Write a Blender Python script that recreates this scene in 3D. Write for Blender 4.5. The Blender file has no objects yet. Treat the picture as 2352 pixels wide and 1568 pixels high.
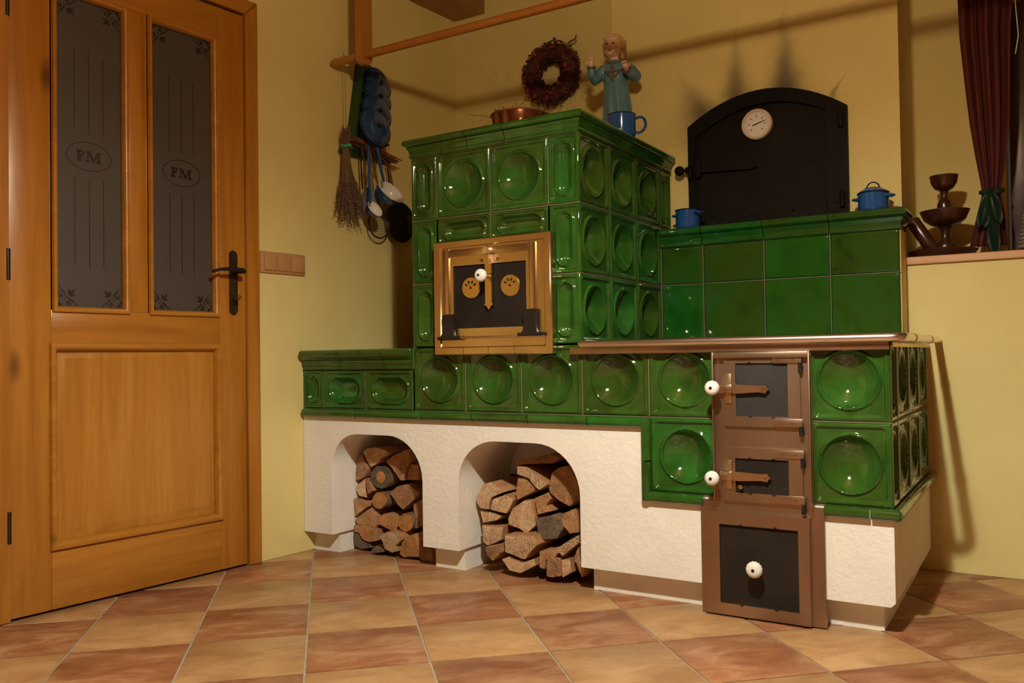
import bpy, bmesh, math, random
from mathutils import Vector, Matrix
random.seed(7)
PI = math.pi
S = bpy.context.scene
C = S.collection

# ------------------------------------------------------------------ camera
FPX, IW, IH = 1967.1, 2352, 1568
YAW, PIT, ROL = math.radians(31.9221), math.radians(1.0695), math.radians(-0.8465)
CAM = Vector((1.8936, -2.3795, 0.7325))
_F = Vector((-math.sin(YAW)*math.cos(PIT), math.cos(YAW)*math.cos(PIT), math.sin(PIT)))
_r = _F.cross(Vector((0, 0, 1))).normalized(); _u = _r.cross(_F)
_R = _r*math.cos(ROL)+_u*math.sin(ROL); _U = -_r*math.sin(ROL)+_u*math.cos(ROL)
cd = bpy.data.cameras.new('camera'); cam = bpy.data.objects.new('camera', cd); C.objects.link(cam)
cd.sensor_width = 36; cd.lens = FPX/IW*36; cd.clip_start = .05
M = Matrix((_R, _U, -_F)).transposed().to_4x4(); M.translation = CAM
cam.matrix_world = M
S.camera = cam

def ray(x, y): return _F+_R*((x-IW/2)/FPX)-_U*((y-IH/2)/FPX)
def atY(x, y, Y):
    d = ray(x, y); return CAM+d*((Y-CAM.y)/d.y)
# left wall: X = LX + LS*Y ; local frame u along the wall (away from camera), v into the wall, z up
LX, LS = -.543, .085
LROT = math.atan2(1, LS)
ALONG = Vector((LS, 1, 0)).normalized(); INTO = Vector((-1, LS, 0)).normalized()
def atL(x, y, off=0.0):
    """pixel -> (u, z) on the left wall plane shifted off metres into the room"""
    d = ray(x, y); o = Vector((LX, 0, 0))-INTO*off
    t = (o-CAM).dot(INTO)/d.dot(INTO); p = CAM+d*t-o
    return p.dot(ALONG), p.z

# ------------------------------------------------------------------ world, lamp light, exposure
w = bpy.data.worlds.new('world'); S.world = w; w.use_nodes = True
w.node_tree.nodes['Background'].inputs[0].default_value = (.9, .65, .4, 1)
w.node_tree.nodes['Background'].inputs[1].default_value = 0.02
S.view_settings.view_transform = 'Standard'; S.view_settings.look = 'None'
S.view_settings.gamma = 1; S.view_settings.use_curve_mapping = False
S.view_settings.exposure = 1.06
LAMP = Vector((1.45, -1.40, 1.90))
BULB_W, BULB_COL = 62.0, (.92, 1.0, .94)
GLOW, GLOW_COL = 160.0, (1.0, .73, .41)
ld = bpy.data.lights.new('lamp_bulb_light', 'POINT'); ld.energy = BULB_W; ld.color = BULB_COL; ld.shadow_soft_size = .022
lo = bpy.data.objects.new('lamp_bulb_light', ld); C.objects.link(lo); lo.location = LAMP

# ------------------------------------------------------------------ materials
MATS = {}
def node(nt, t, **kw):
    n = nt.nodes.new(t)
    for k, v in kw.items():
        if k.startswith('i_'):
            n.inputs[k[2:].replace('_', ' ')].default_value = v
        elif isinstance(k, str): setattr(n, k, v)
    return n
def base_mat(name, col, rough=.5, metal=0., **kw):
    m = bpy.data.materials.new(name); m.use_nodes = True; nt = m.node_tree
    b = nt.nodes['Principled BSDF']
    b.inputs['Base Color'].default_value = (*col, 1); b.inputs['Roughness'].default_value = rough; b.inputs['Metallic'].default_value = metal
    for k, v in kw.items(): b.inputs[k].default_value = v
    MATS[name] = m
    return m, nt, b
def coords(nt, kind='Object', scale=(1, 1, 1)):
    tc = node(nt, 'ShaderNodeTexCoord'); mp = node(nt, 'ShaderNodeMapping'); mp.inputs['Scale'].default_value = scale
    nt.links.new(tc.outputs[kind], mp.inputs[0]); return mp.outputs[0]
def noise(nt, vec, scale=5, detail=4, rough=.55, dist=0.):
    n = node(nt, 'ShaderNodeTexNoise'); n.inputs['Scale'].default_value = scale; n.inputs['Detail'].default_value = detail
    n.inputs['Roughness'].default_value = rough; n.inputs['Distortion'].default_value = dist
    nt.links.new(vec, n.inputs['Vector']); return n.outputs['Fac']
def ramp(nt, fac, stops):
    r = node(nt, 'ShaderNodeValToRGB'); e = r.color_ramp.elements
    while len(e) < len(stops): e.new(.5)
    for i, (p, c) in enumerate(stops): e[i].position = p; e[i].color = (*c, 1)
    nt.links.new(fac, r.inputs[0]); return r.outputs[0]
def mixc(nt, a, b, fac, mode='MIX'):
    m = node(nt, 'ShaderNodeMix'); m.data_type = 'RGBA'; m.blend_type = mode
    for s, v in ((m.inputs[6], a), (m.inputs[7], b), (m.inputs[0], fac)):
        if hasattr(v, 'is_linked') or hasattr(v, 'links'): nt.links.new(v, s)
        elif isinstance(v, tuple): s.default_value = (*v, 1)
        else: s.default_value = v
    return m.outputs[2]
def bump(nt, b, h, strength=.3, dist=.01):
    n = node(nt, 'ShaderNodeBump'); n.inputs['Strength'].default_value = strength; n.inputs['Distance'].default_value = dist
    nt.links.new(h, n.inputs['Height']); nt.links.new(n.outputs[0], b.inputs['Normal'])
def rnd(nt): return node(nt, 'ShaderNodeObjectInfo').outputs['Random']
def mth(nt, op, a, b=None, c=None):
    m = node(nt, 'ShaderNodeMath'); m.operation = op
    for i, v in enumerate((a, b, c)):
        if v is None: continue
        if isinstance(v, (int, float)): m.inputs[i].default_value = v
        else: nt.links.new(v, m.inputs[i])
    return m.outputs[0]
def lk(nt, o, b, s): nt.links.new(o, b.inputs[s])

def noisy(name, c1, c2, scale=6, rough=.5, metal=0, sc=(1, 1, 1), bs=0, bscale=None, detail=4, rand=0, kind='Object', **kw):
    m, nt, b = base_mat(name, c1, rough, metal, **kw); v = coords(nt, kind, sc)
    if rand:
        ad = node(nt, 'ShaderNodeVectorMath'); ad.operation = 'ADD'; nt.links.new(v, ad.inputs[0])
        cb = node(nt, 'ShaderNodeCombineXYZ'); r = mth(nt, 'MULTIPLY', rnd(nt), 37.)
        for i in range(3): nt.links.new(r, cb.inputs[i])
        nt.links.new(cb.outputs[0], ad.inputs[1]); v = ad.outputs[0]
    f = noise(nt, v, scale, detail); lk(nt, ramp(nt, f, [(.3, c1), (.7, c2)]), b, 'Base Color')
    if bs: bump(nt, b, noise(nt, v, bscale or scale*4, 5), bs, .004)
    return m

# walls
WALLC1, WALLC2 = (.66, .545, .215), (.72, .61, .255)
noisy('wall', WALLC1, WALLC2, 2.2, .75, bs=.12, bscale=60)
def chimney_mat():
    m, nt, b = base_mat('chimney', WALLC1, .75); v = coords(nt)
    col = ramp(nt, noise(nt, v, 2.2), [(.3, WALLC1), (.7, WALLC2)])
    sx = node(nt, 'ShaderNodeSeparateXYZ'); nt.links.new(v, sx.inputs[0])
    wob = noise(nt, v, 9, 3); wobx = mth(nt, 'MULTIPLY_ADD', wob, .06, -.03)
    X = mth(nt, 'ADD', sx.outputs[0], wobx); Z = sx.outputs[2]
    tot = None
    # soot licks above the door: x0, z0, width, height, lean, strength
    for x0, z0, wd, ht, ln, st in ((.925, 1.70, .055, .22, .03, .78), (1.10, 1.70, .062, .25, .02, .85), (.80, 1.655, .09, .13, -.55, .80), (1.278, 1.655, .012, .06, .7, .55), (.745, 1.60, .05, .16, -.3, .35)):
        dz = mth(nt, 'SUBTRACT', Z, z0)
        dx = mth(nt, 'SUBTRACT', mth(nt, 'SUBTRACT', X, x0), mth(nt, 'MULTIPLY', dz, ln))
        t = mth(nt, 'MAXIMUM', mth(nt, 'DIVIDE', dz, ht), -.6)
        nar = mth(nt, 'MAXIMUM', mth(nt, 'MULTIPLY_ADD', t, -.75, 1.0), .12)
        q = mth(nt, 'DIVIDE', dx, mth(nt, 'MULTIPLY', nar, wd))
        g = mth(nt, 'EXPONENT', mth(nt, 'MULTIPLY', mth(nt, 'MULTIPLY', q, q), -1.0))
        g2 = mth(nt, 'EXPONENT', mth(nt, 'MULTIPLY', mth(nt, 'MULTIPLY', t, t), -1.6))
        e = mth(nt, 'MULTIPLY', mth(nt, 'MULTIPLY', g, g2), st)
        tot = e if tot is None else mth(nt, 'MAXIMUM', tot, e)
    lk(nt, mixc(nt, col, (.035, .028, .03), tot), b, 'Base Color')
    bump(nt, b, noise(nt, v, 60, 5), .12, .004)
chimney_mat()
noisy('plaster', (.80, .765, .70), (.86, .83, .77), 8, .85, bs=.5, bscale=55, detail=6)
noisy('hall', (.10, .085, .07), (.12, .10, .08), 3, .9)
# glazed tile green
def green(name, a, b_, c, rough=.07):
    m, nt, b = base_mat(name, a, rough); v = coords(nt)
    ad = node(nt, 'ShaderNodeVectorMath'); ad.operation = 'ADD'; nt.links.new(v, ad.inputs[0])
    cb = node(nt, 'ShaderNodeCombineXYZ'); r = rnd(nt); r9 = mth(nt, 'MULTIPLY', r, 29.)
    for i in range(3): nt.links.new(r9, cb.inputs[i])
    nt.links.new(cb.outputs[0], ad.inputs[1]); v = ad.outputs[0]
    f = noise(nt, v, 9, 5, .6, .6)
    col = ramp(nt, f, [(.30, a), (.5, b_), (.72, c)])
    hs = node(nt, 'ShaderNodeHueSaturation'); nt.links.new(col, hs.inputs['Color'])
    nt.links.new(mth(nt, 'MULTIPLY_ADD', r, .05, .475), hs.inputs['Hue']); nt.links.new(mth(nt, 'MULTIPLY_ADD', r, .35, .85), hs.inputs['Value'])
    lk(nt, hs.outputs[0], b, 'Base Color')
    b.inputs['Coat Weight'].default_value = .5; b.inputs['Coat Roughness'].default_value = .03
    bump(nt, b, noise(nt, v, 22, 2), .06, .004)
green('green', (.013, .050, .006), (.020, .078, .008), (.027, .112, .019))
green('green_flat', (.006, .050, .005), (.016, .070, .005), (.008, .080, .015))
noisy('grout', (.11, .09, .045), (.16, .13, .07), 30, .7)
noisy('grout_floor', (.34, .28, .21), (.42, .36, .27), 30, .9)
def floor_tile(name, c1, c2, c3):
    m, nt, b = base_mat(name, c1, .42); v = coords(nt, 'Object', (2.4, 5.0, 1))
    ad = node(nt, 'ShaderNodeVectorMath'); ad.operation = 'ADD'; nt.links.new(v, ad.inputs[0])
    cb = node(nt, 'ShaderNodeCombineXYZ'); r = rnd(nt); r9 = mth(nt, 'MULTIPLY', r, 53.)
    for i in range(3): nt.links.new(r9, cb.inputs[i])
    nt.links.new(cb.outputs[0], ad.inputs[1]); v = ad.outputs[0]
    f = noise(nt, v, 2.6, 8, .72, .5)
    col = ramp(nt, f, [(.36, c1), (.5, c2), (.62, c3)])
    hs = node(nt, 'ShaderNodeHueSaturation'); nt.links.new(col, hs.inputs['Color']); nt.links.new(mth(nt, 'MULTIPLY_ADD', r, .22, .89), hs.inputs['Value'])
    lk(nt, hs.outputs[0], b, 'Base Color'); bump(nt, b, noise(nt, v, 9, 5), .12, .004)
floor_tile('tile_ochre', (.32, .170, .072), (.40, .230, .100), (.47, .29, .14))
floor_tile('tile_red', (.21, .078, .034), (.30, .128, .058), (.40, .22, .115))
# wood
def wood(name, c1, c2, c3, axis='Z', scale=1., rough=.32, coat=.25, knots=True):
    m, nt, b = base_mat(name, c1, rough); s = {'X': (.6, 9, 9), 'Y': (9, .6, 9), 'Z': (9, 9, .6)}[axis]
    v = coords(nt, 'Object', tuple(q*scale for q in s))
    f = noise(nt, v, 2.2, 6, .62, .8)
    f2 = noise(nt, v, 16, 3, .6, .2)
    col = ramp(nt, f, [(.28, c1), (.5, c2), (.74, c3)])
    col = mixc(nt, col, (.55, .45, .35), mth(nt, 'MULTIPLY', f2, .35), 'MULTIPLY')
    if knots:
        vo = node(nt, 'ShaderNodeTexVoronoi'); vo.inputs['Scale'].default_value = 1.0
        sk = {'X': (1.6, 4, 4), 'Y': (4, 1.6, 4), 'Z': (4, 4, 1.6)}[axis]
        nt.links.new(coords(nt, 'Object', sk), vo.inputs['Vector'])
        k = node(nt, 'ShaderNodeMapRange'); k.inputs[1].default_value = .03; k.inputs[2].default_value = .10; k.inputs[3].default_value = .75; k.inputs[4].default_value = 0
        nt.links.new(vo.outputs['Distance'], k.inputs[0])
        col = mixc(nt, col, tuple(q*.25 for q in c1), k.outputs[0])
    lk(nt, col, b, 'Base Color'); b.inputs['Coat Weight'].default_value = coat; b.inputs['Coat Roughness'].default_value = .25
    bump(nt, b, f2, .05, .003)
P1, P2, P3 = (.30, .110, .010), (.40, .160, .016), (.47, .205, .026)
wood('pine_z', P1, P2, P3, 'Z'); wood('pine_x', P1, P2, P3, 'X')
wood('pine_field', (.32, .12, .012), (.43, .18, .022), (.53, .25, .042), 'Z', .8, knots=False)
wood('pole_wood', (.34, .12, .02), (.44, .17, .03), (.52, .22, .05), 'X', 1, .4)
wood('post_wood', (.34, .12, .02), (.44, .17, .03), (.52, .22, .05), 'Z', 1, .4)
wood('beam_wood', (.24, .10, .03), (.32, .14, .045), (.38, .18, .06), 'Y', 1, .5)
wood('ledge_wood', (.50, .24, .09), (.60, .30, .12), (.66, .36, .16), 'X', 1, .4, knots=False)
wood('bowl_wood', (.026, .008, .004), (.045, .013, .006), (.07, .022, .010), 'Z', 2, .3, .4, False)
wood('window_wood', (.035, .010, .008), (.05, .014, .010), (.07, .02, .014), 'Z', 1, .4, .2, False)
wood('ceiling', (.16, .07, .02), (.22, .10, .035), (.28, .13, .05), 'X', 1, .5, 0, False)
# firewood
def endgrain(name, c1, c2, c3):
    m, nt, b = base_mat(name, c1, .85); v = coords(nt); r = rnd(nt)
    ad = node(nt, 'ShaderNodeVectorMath'); ad.operation = 'ADD'; nt.links.new(v, ad.inputs[0])
    cb = node(nt, 'ShaderNodeCombineXYZ'); nt.links.new(mth(nt, 'MULTIPLY', r, .3), cb.inputs[0]); nt.links.new(mth(nt, 'MULTIPLY', r, 17.), cb.inputs[1]); nt.links.new(mth(nt, 'MULTIPLY_ADD', r, -.25, .05), cb.inputs[2])
    nt.links.new(cb.outputs[0], ad.inputs[1]); v = ad.outputs[0]
    wv = node(nt, 'ShaderNodeTexWave'); wv.wave_type = 'RINGS'; wv.rings_direction = 'Y'; wv.inputs['Scale'].default_value = 55; wv.inputs['Distortion'].default_value = 5; wv.inputs['Detail'].default_value = 3; wv.inputs['Detail Scale'].default_value = 2
    nt.links.new(v, wv.inputs['Vector'])
    f = noise(nt, v, 26, 7, .75, .6); g = noise(nt, v, 150, 3, .6)
    t = mth(nt, 'ADD', mth(nt, 'MULTIPLY', f, .8), mth(nt, 'MULTIPLY', wv.outputs['Fac'], .2))
    dark = tuple(q*.45 for q in c1)
    col = ramp(nt, t, [(.30, dark), (.42, c1), (.55, c2), (.72, c3)])
    hs = node(nt, 'ShaderNodeHueSaturation'); nt.links.new(col, hs.inputs['Color']); nt.links.new(mth(nt, 'MULTIPLY_ADD', r, .45, .8), hs.inputs['Value'])
    lk(nt, hs.outputs[0], b, 'Base Color'); bump(nt, b, mth(nt, 'ADD', t, mth(nt, 'MULTIPLY', g, .4)), 1., .012)
endgrain('log_pale', (.56, .33, .17), (.72, .48, .28), (.84, .62, .40))
endgrain('log_tan', (.38, .18, .075), (.52, .27, .12), (.64, .37, .19))
endgrain('log_orange', (.44, .18, .05), (.58, .26, .075), (.68, .34, .11))
endgrain('log_grey', (.14, .10, .065), (.21, .155, .105), (.28, .21, .14))
noisy('bark', (.10, .055, .03), (.22, .12, .06), 26, .9, sc=(1, .25, 1), bs=.9, bscale=40, rand=1)
noisy('log_side', (.26, .12, .05), (.42, .21, .095), 20, .85, sc=(1, .15, 1), bs=.6, bscale=40, rand=1)
# metals
noisy('steel_brown', (.33, .235, .165), (.46, .34, .25), 5, .38, 1., bs=.02, sc=(1, 1, .4), kind='Object')
noisy('brass_plate', (.62, .43, .23), (.78, .57, .33), 4, .26, 1.)
base_mat('brass', (.66, .44, .17), .22, 1.)
noisy('latch_steel', (.46, .32, .19), (.58, .42, .27), 14, .34, 1.)
base_mat('copper', (.30, .13, .07), .2, 1.)
base_mat('chrome', (.88, .80, .76), .24, 1.)
base_mat('iron', (.030, .025, .024), .38, .6)
noisy('black_plate', (.010, .0075, .006), (.016, .012, .010), 8, .55, 0., **{'Specular IOR Level': .2})
noisy('slate_plate', (.020, .018, .019), (.030, .027, .028), 8, .5, 0., **{'Specular IOR Level': .3})
noisy('oven_black', (.004, .0026, .0016), (.007, .0045, .003), 9, .62, 0., bs=.25, bscale=50, **{'Specular IOR Level': .10})
base_mat('porcelain', (.82, .80, .76), .12)
base_mat('dark_hole', (.006, .005, .004), .8)
noisy('bronze', (.07, .045, .02), (.12, .08, .035), 30, .35, .8)
# enamel, misc
base_mat('enamel_blue', (.012, .075, .26), .12, 0, **{'Coat Weight': .5})
base_mat('enamel_lid', (.010, .055, .18), .12, 0, **{'Coat Weight': .5})
base_mat('enamel_rim', (.006, .012, .04), .2)
base_mat('enamel_white', (.78, .76, .75), .15)
base_mat('enamel_grey', (.22, .23, .24), .3)
base_mat('rack_green', (.008, .055, .012), .5)
base_mat('string_green', (.06, .32, .16), .6)
base_mat('plastic_beige', (.47, .25, .105), .35)
noisy('frosted', (.068, .056, .046), (.078, .064, .054), 6, .5, 0.)
MATS['frosted'].node_tree.nodes['Principled BSDF'].inputs['Transmission Weight'].default_value = .25
base_mat('etch', (.012, .007, .003), .5)
base_mat('dial', (.62, .55, .46), .3)
base_mat('ink', (.03, .02, .015), .5)
noisy('stem_brown', (.11, .060, .032), (.19, .11, .062), 30, .9)
noisy('flower_brown', (.10, .052, .036), (.19, .105, .075), 40, .9)
noisy('twig_red', (.17, .055, .028), (.25, .095, .05), 30, .8)
noisy('wreath_leaf', (.030, .006, .004), (.11, .020, .012), 45, .8)
noisy('wreath_light', (.12, .028, .016), (.20, .062, .035), 45, .8)
base_mat('berry', (.20, .014, .012), .4)
noisy('robe_blue', (.065, .19, .25), (.12, .26, .31), 22, .25)
noisy('robe_trim', (.12, .075, .045), (.17, .10, .06), 30, .4)
base_mat('skin_paint', (.74, .52, .36), .4)
noisy('hair_paint', (.46, .29, .10), (.60, .40, .16), 40, .45)
base_mat('face_dark', (.05, .02, .012), .5)
base_mat('lip_paint', (.35, .07, .045), .5)
base_mat('wicker_grey', (.30, .27, .24), .7)
base_mat('ribbon_green', (.003, .024, .012), .5)
m, nt, b = base_mat('curtain', (.10, .012, .010), .85)
uv = node(nt, 'ShaderNodeUVMap'); wv = node(nt, 'ShaderNodeTexWave'); wv.bands_direction = 'X'; wv.inputs['Scale'].default_value = 9
nt.links.new(uv.outputs[0], wv.inputs['Vector'])
lk(nt, ramp(nt, wv.outputs['Fac'], [(.25, (.075, .003, .005)), (.55, (.115, .008, .006)), (.9, (.085, .020, .008))]), b, 'Base Color')
m, nt, b = base_mat('pane_night', (.012, .009, .006), .06)
m, nt, b = base_mat('shade_glow', (.9, .75, .5), .5); b.inputs['Emission Color'].default_value = (*GLOW_COL, 1); b.inputs['Emission Strength'].default_value = GLOW
m, nt, b = base_mat('bulb_glow', (1, .9, .7), .5); b.inputs['Emission Color'].default_value = (*BULB_COL, 1); b.inputs['Emission Strength'].default_value = 40

# ------------------------------------------------------------------ mesh builder
class MB:
    def __init__(s): s.v = []; s.f = []; s.mi = []; s.uv = None
    def add(s, vs, fs, mi=0):
        o = len(s.v); s.v += [tuple(q) for q in vs]
        for f in fs: s.f.append(tuple(o+i for i in f)); s.mi.append(mi)
        return s
    def box(s, x0, x1, y0, y1, z0, z1, bev=0, mi=0):
        x0, x1 = min(x0, x1), max(x0, x1); y0, y1 = min(y0, y1), max(y0, y1); z0, z1 = min(z0, z1), max(z0, z1)
        b = min(bev, (x1-x0)*.49, (y1-y0)*.49, (z1-z0)*.49)
        if b <= 0:
            v = [(x, y, z) for z in (z0, z1) for y in (y0, y1) for x in (x0, x1)]
            return s.add(v, [(0, 2, 3, 1), (4, 5, 7, 6), (0, 1, 5, 4), (2, 6, 7, 3), (0, 4, 6, 2), (1, 3, 7, 5)], mi)
        bm = bmesh.new(); bmesh.ops.create_cube(bm, size=1)
        for q in bm.verts: q.co = ((x0+x1)/2+q.co.x*(x1-x0), (y0+y1)/2+q.co.y*(y1-y0), (z0+z1)/2+q.co.z*(z1-z0))
        bmesh.ops.bevel(bm, geom=bm.edges[:], offset=b, segments=2, profile=.5, affect='EDGES')
        return s.bm(bm, mi)
    def bm(s, bm, mi=0):
        bm.verts.index_update()
        s.add([q.co[:] for q in bm.verts], [[q.index for q in f.verts] for f in bm.faces], mi); bm.free(); return s
    def prism(s, poly, y0, y1, mi=0, mi_front=None, axis='Y', bev=0):
        """polygon in (x,z) extruded along y from y0 (front) to y1"""
        n = len(poly); a = sum(poly[i][0]*poly[(i+1) % n][1]-poly[(i+1) % n][0]*poly[i][1] for i in range(n))
        if a < 0: poly = poly[::-1]
        rings = []
        if bev:
            cx = sum(p[0] for p in poly)/n; cz = sum(p[1] for p in poly)/n
            def sh(p):
                dx, dz = cx-p[0], cz-p[1]; L = math.hypot(dx, dz) or 1; k = min(bev, L*.4)/L
                return (p[0]+dx*k, p[1]+dz*k)
            rings = [([sh(p) for p in poly], y0), (poly, y0+bev), (poly, y1)]
        else: rings = [(poly, y0), (poly, y1)]
        vs = []; fs = []
        for r, y in rings:
            for p in r: vs.append((p[0], y, p[1]) if axis == 'Y' else ((y, p[0], p[1]) if axis == 'X' else (p[0], p[1], y)))
        R = len(rings)
        o = len(s.v); s.v += vs
        fl = (lambda f: f) if axis != 'Z' else (lambda f: f[::-1])
        if axis == 'X': fl = lambda f: f[::-1]
        s.f.append(tuple(o+i for i in fl(list(range(n))))); s.mi.append(mi if mi_front is None else mi_front)
        s.f.append(tuple(o+(R-1)*n+i for i in fl(list(range(n))[::-1]))); s.mi.append(mi if mi_front is None else mi_front)
        for r in range(R-1):
            for i in range(n):
                j = (i+1) % n
                s.f.append(tuple(o+q for q in fl([r*n+i, (r+1)*n+i, (r+1)*n+j, r*n+j]))); s.mi.append(mi)
        return s
    def lathe(s, prof, n=24, org=(0, 0, 0), axis='Z', mi=0, sx=1, sy=1):
        """prof: list of (r, h); axis Z up, or 'F' = towards -Y"""
        vs = []; fs = []; m = len(prof)
        for i in range(n):
            a = 2*PI*i/n; c, q = math.cos(a), math.sin(a)
            for r, h in prof:
                if axis == 'Z': vs.append((org[0]+r*c*sx, org[1]+r*q*sy, org[2]+h))
                elif axis == 'F': vs.append((org[0]+r*c*sx, org[1]-h, org[2]+r*q*sy))
                elif axis == 'X': vs.append((org[0]+h, org[1]+r*c*sx, org[2]+r*q*sy))
        for i in range(n):
            j = (i+1) % n
            for k in range(m-1):
                f = [i*m+k, j*m+k, j*m+k+1, i*m+k+1]
                if prof[k][0] == 0 == prof[k+1][0]: continue
                fs.append(f)
        return s.add(vs, fs, mi)
    def tube(s, pts, r, n=8, mi=0, closed=False):
        pts = [Vector(p) for p in pts]; m = len(pts)
        rr = r if isinstance(r, (list, tuple)) else [r]*m
        vs = []; fs = []; up = None
        for i, p in enumerate(pts):
            if closed: t = (pts[(i+1) % m]-pts[i-1])
            else: t = pts[min(i+1, m-1)]-pts[max(i-1, 0)]
            t.normalize()
            if up is None: up = Vector((0, 0, 1)) if abs(t.z) < .9 else Vector((1, 0, 0))
            a = t.cross(up)
            if a.length < 1e-4: a = t.orthogonal()
            a.normalize(); b = a.cross(t).normalized(); up = b
            for k in range(n):
                g = 2*PI*k/n; vs.append(p+(a*math.cos(g)+b*math.sin(g))*rr[i])
        for i in range(m if closed else m-1):
            for k in range(n):
                j = (i+1) % m; l = (k+1) % n
                fs.append((i*n+k, i*n+l, j*n+l, j*n+k))
        if not closed: fs += [tuple(range(n))[::-1], tuple((m-1)*n+k for k in range(n))]
        return s.add(vs, fs, mi)
    def ball(s, c, r, n=12, mi=0):
        rx, ry, rz = r if isinstance(r, (tuple, list)) else (r, r, r); vs = []; fs = []; m = max(6, n//2+2)
        for j in range(m+1):
            t = PI*j/m
            for i in range(n):
                p = 2*PI*i/n; vs.append((c[0]+rx*math.sin(t)*math.cos(p), c[1]+ry*math.sin(t)*math.sin(p), c[2]+rz*math.cos(t)))
        for j in range(m):
            for i in range(n):
                k = (i+1) % n; fs.append((j*n+i, (j+1)*n+i, (j+1)*n+k, j*n+k))
        return s.add(vs, fs, mi)
    def shift(s, d): s.v = [(x+d[0], y+d[1], z+d[2]) for x, y, z in s.v]; return s
    def mesh(s, name, smooth=True, ang=40):
        me = bpy.data.meshes.new(name); me.from_pydata(s.v, [], s.f); me.validate(); me.update()
        bm = bmesh.new(); bm.from_mesh(me); bmesh.ops.remove_doubles(bm, verts=bm.verts[:], dist=1e-6)
        bmesh.ops.dissolve_degenerate(bm, edges=bm.edges[:], dist=1e-7)
        bmesh.ops.recalc_face_normals(bm, faces=bm.faces[:])
        if smooth:
            for f in bm.faces: f.smooth = True
            la = math.radians(ang)
            for e in bm.edges: e.smooth = len(e.link_faces) == 2 and e.calc_face_angle(0) < la
        if any(s.mi) and len(bm.faces) == len(s.f):
            pass
        bm.to_mesh(me); bm.free()
        return me

def link(name, me, mat, parent=None, loc=(0, 0, 0), rot=(0, 0, 0)):
    o = bpy.data.objects.new(name, me); C.objects.link(o)
    for q in ([mat] if isinstance(mat, str) else mat):
        if len(me.materials) < (1 if isinstance(mat, str) else len(mat)): me.materials.append(MATS[q])
    o.location = loc; o.rotation_euler = rot
    if parent: o.parent = parent
    return o
def part(name, mb, mat, parent, label=None, loc=(0, 0, 0), rot=(0, 0, 0), smooth=True, ang=40, kind=None):
    o = link(name, mb if isinstance(mb, bpy.types.Mesh) else mb.mesh(name, smooth, ang), mat, parent, loc, rot)
    if label: o['label'] = label
    if kind: o['kind'] = kind
    return o
def thing(name, label, cat, loc=(0, 0, 0), rotz=0, group=None):
    o = bpy.data.objects.new(name, None); C.objects.link(o); o.empty_display_size = .05
    o.location = loc; o.rotation_euler = (0, 0, rotz); o['label'] = label; o['category'] = cat
    if group: o['group'] = group
    return o
def solo(name, mb, mat, label, cat, loc=(0, 0, 0), rot=(0, 0, 0), group=None, ang=40):
    o = link(name, mb if isinstance(mb, bpy.types.Mesh) else mb.mesh(name, True, ang), mat, None, loc, rot); o['label'] = label; o['category'] = cat
    if group: o['group'] = group
    return o
def struct(name, mb, mat, loc=(0, 0, 0), rotz=0, label=None):
    o = link(name, mb.mesh(name, False), mat, None, loc, (0, 0, rotz)); o['kind'] = 'structure'
    if label: o['label'] = label
    return o
def struct_root(name, loc, rotz, label=None):
    o = bpy.data.objects.new(name, None); C.objects.link(o); o.location = loc; o.rotation_euler = (0, 0, rotz); o['kind'] = 'structure'
    if label: o['label'] = label
    return o
def curve_mesh(splines, depth, name='plate'):
    """2D outline(s) with holes in (x,z) -> slab from y=0 (front) to y=depth"""
    cu = bpy.data.curves.new(name, 'CURVE'); cu.dimensions = '2D'; cu.fill_mode = 'BOTH'; cu.extrude = depth/2
    for sp in splines:
        p = cu.splines.new('POLY'); p.points.add(len(sp)-1); p.use_cyclic_u = True
        for q, (x, z) in zip(p.points, sp): q.co = (x, z, 0, 1)
    ob = bpy.data.objects.new(name, cu); C.objects.link(ob)
    me = bpy.data.meshes.new_from_object(ob)
    bpy.data.objects.remove(ob); bpy.data.curves.remove(cu)
    for v in me.vertices:
        x, z, d = v.co; v.co = (x, depth/2-d, z)
    bm = bmesh.new(); bm.from_mesh(me); bmesh.ops.remove_doubles(bm, verts=bm.verts[:], dist=1e-6); bmesh.ops.recalc_face_normals(bm, faces=bm.faces[:])
    for f in bm.faces: f.smooth = True
    for e in bm.edges: e.smooth = len(e.link_faces) == 2 and e.calc_face_angle(0) < math.radians(30)
    bm.to_mesh(me); bm.free()
    return me

# ------------------------------------------------------------------ room shell
ROOM_X1, ROOM_Y0, CEIL = 3.7, -3.7, 2.52
YB, YC, YN, YK = .93, .80, 1.13, .81          # back wall, chimney face, niche back, knee wall
XC0, XC1 = .415, 1.488                        # chimney edges
# floor with single tiles laid at 45 degrees
fl = struct('floor', MB().box(-1.2, ROOM_X1, ROOM_Y0, YK+.35, -.06, -.0035), 'grout_floor')
TA = Vector((.214, .203)); TB = Vector((.209, -.211)); TO = Vector((-.217, -.288))
pit = (TA.length+TB.length)/2; ang = (math.atan2(TA.y, TA.x)+math.atan2(TB.y, TB.x)+PI/2)/2
ta = Vector((math.cos(ang), math.sin(ang)))*pit; tb = Vector((math.sin(ang), -math.cos(ang)))*pit
def clip(poly, n, d):
    out = []
    for i in range(len(poly)):
        a, b = poly[i], poly[(i+1) % len(poly)]; da, db = a.dot(n)-d, b.dot(n)-d
        if da <= 0: out.append(a)
        if (da < 0 < db) or (db < 0 < da): out.append(a+(b-a)*(da/(da-db)))
    return out
ln = Vector((-1, LS)).normalized(); ld_ = Vector((LX, 0)).dot(ln)-.002
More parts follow.
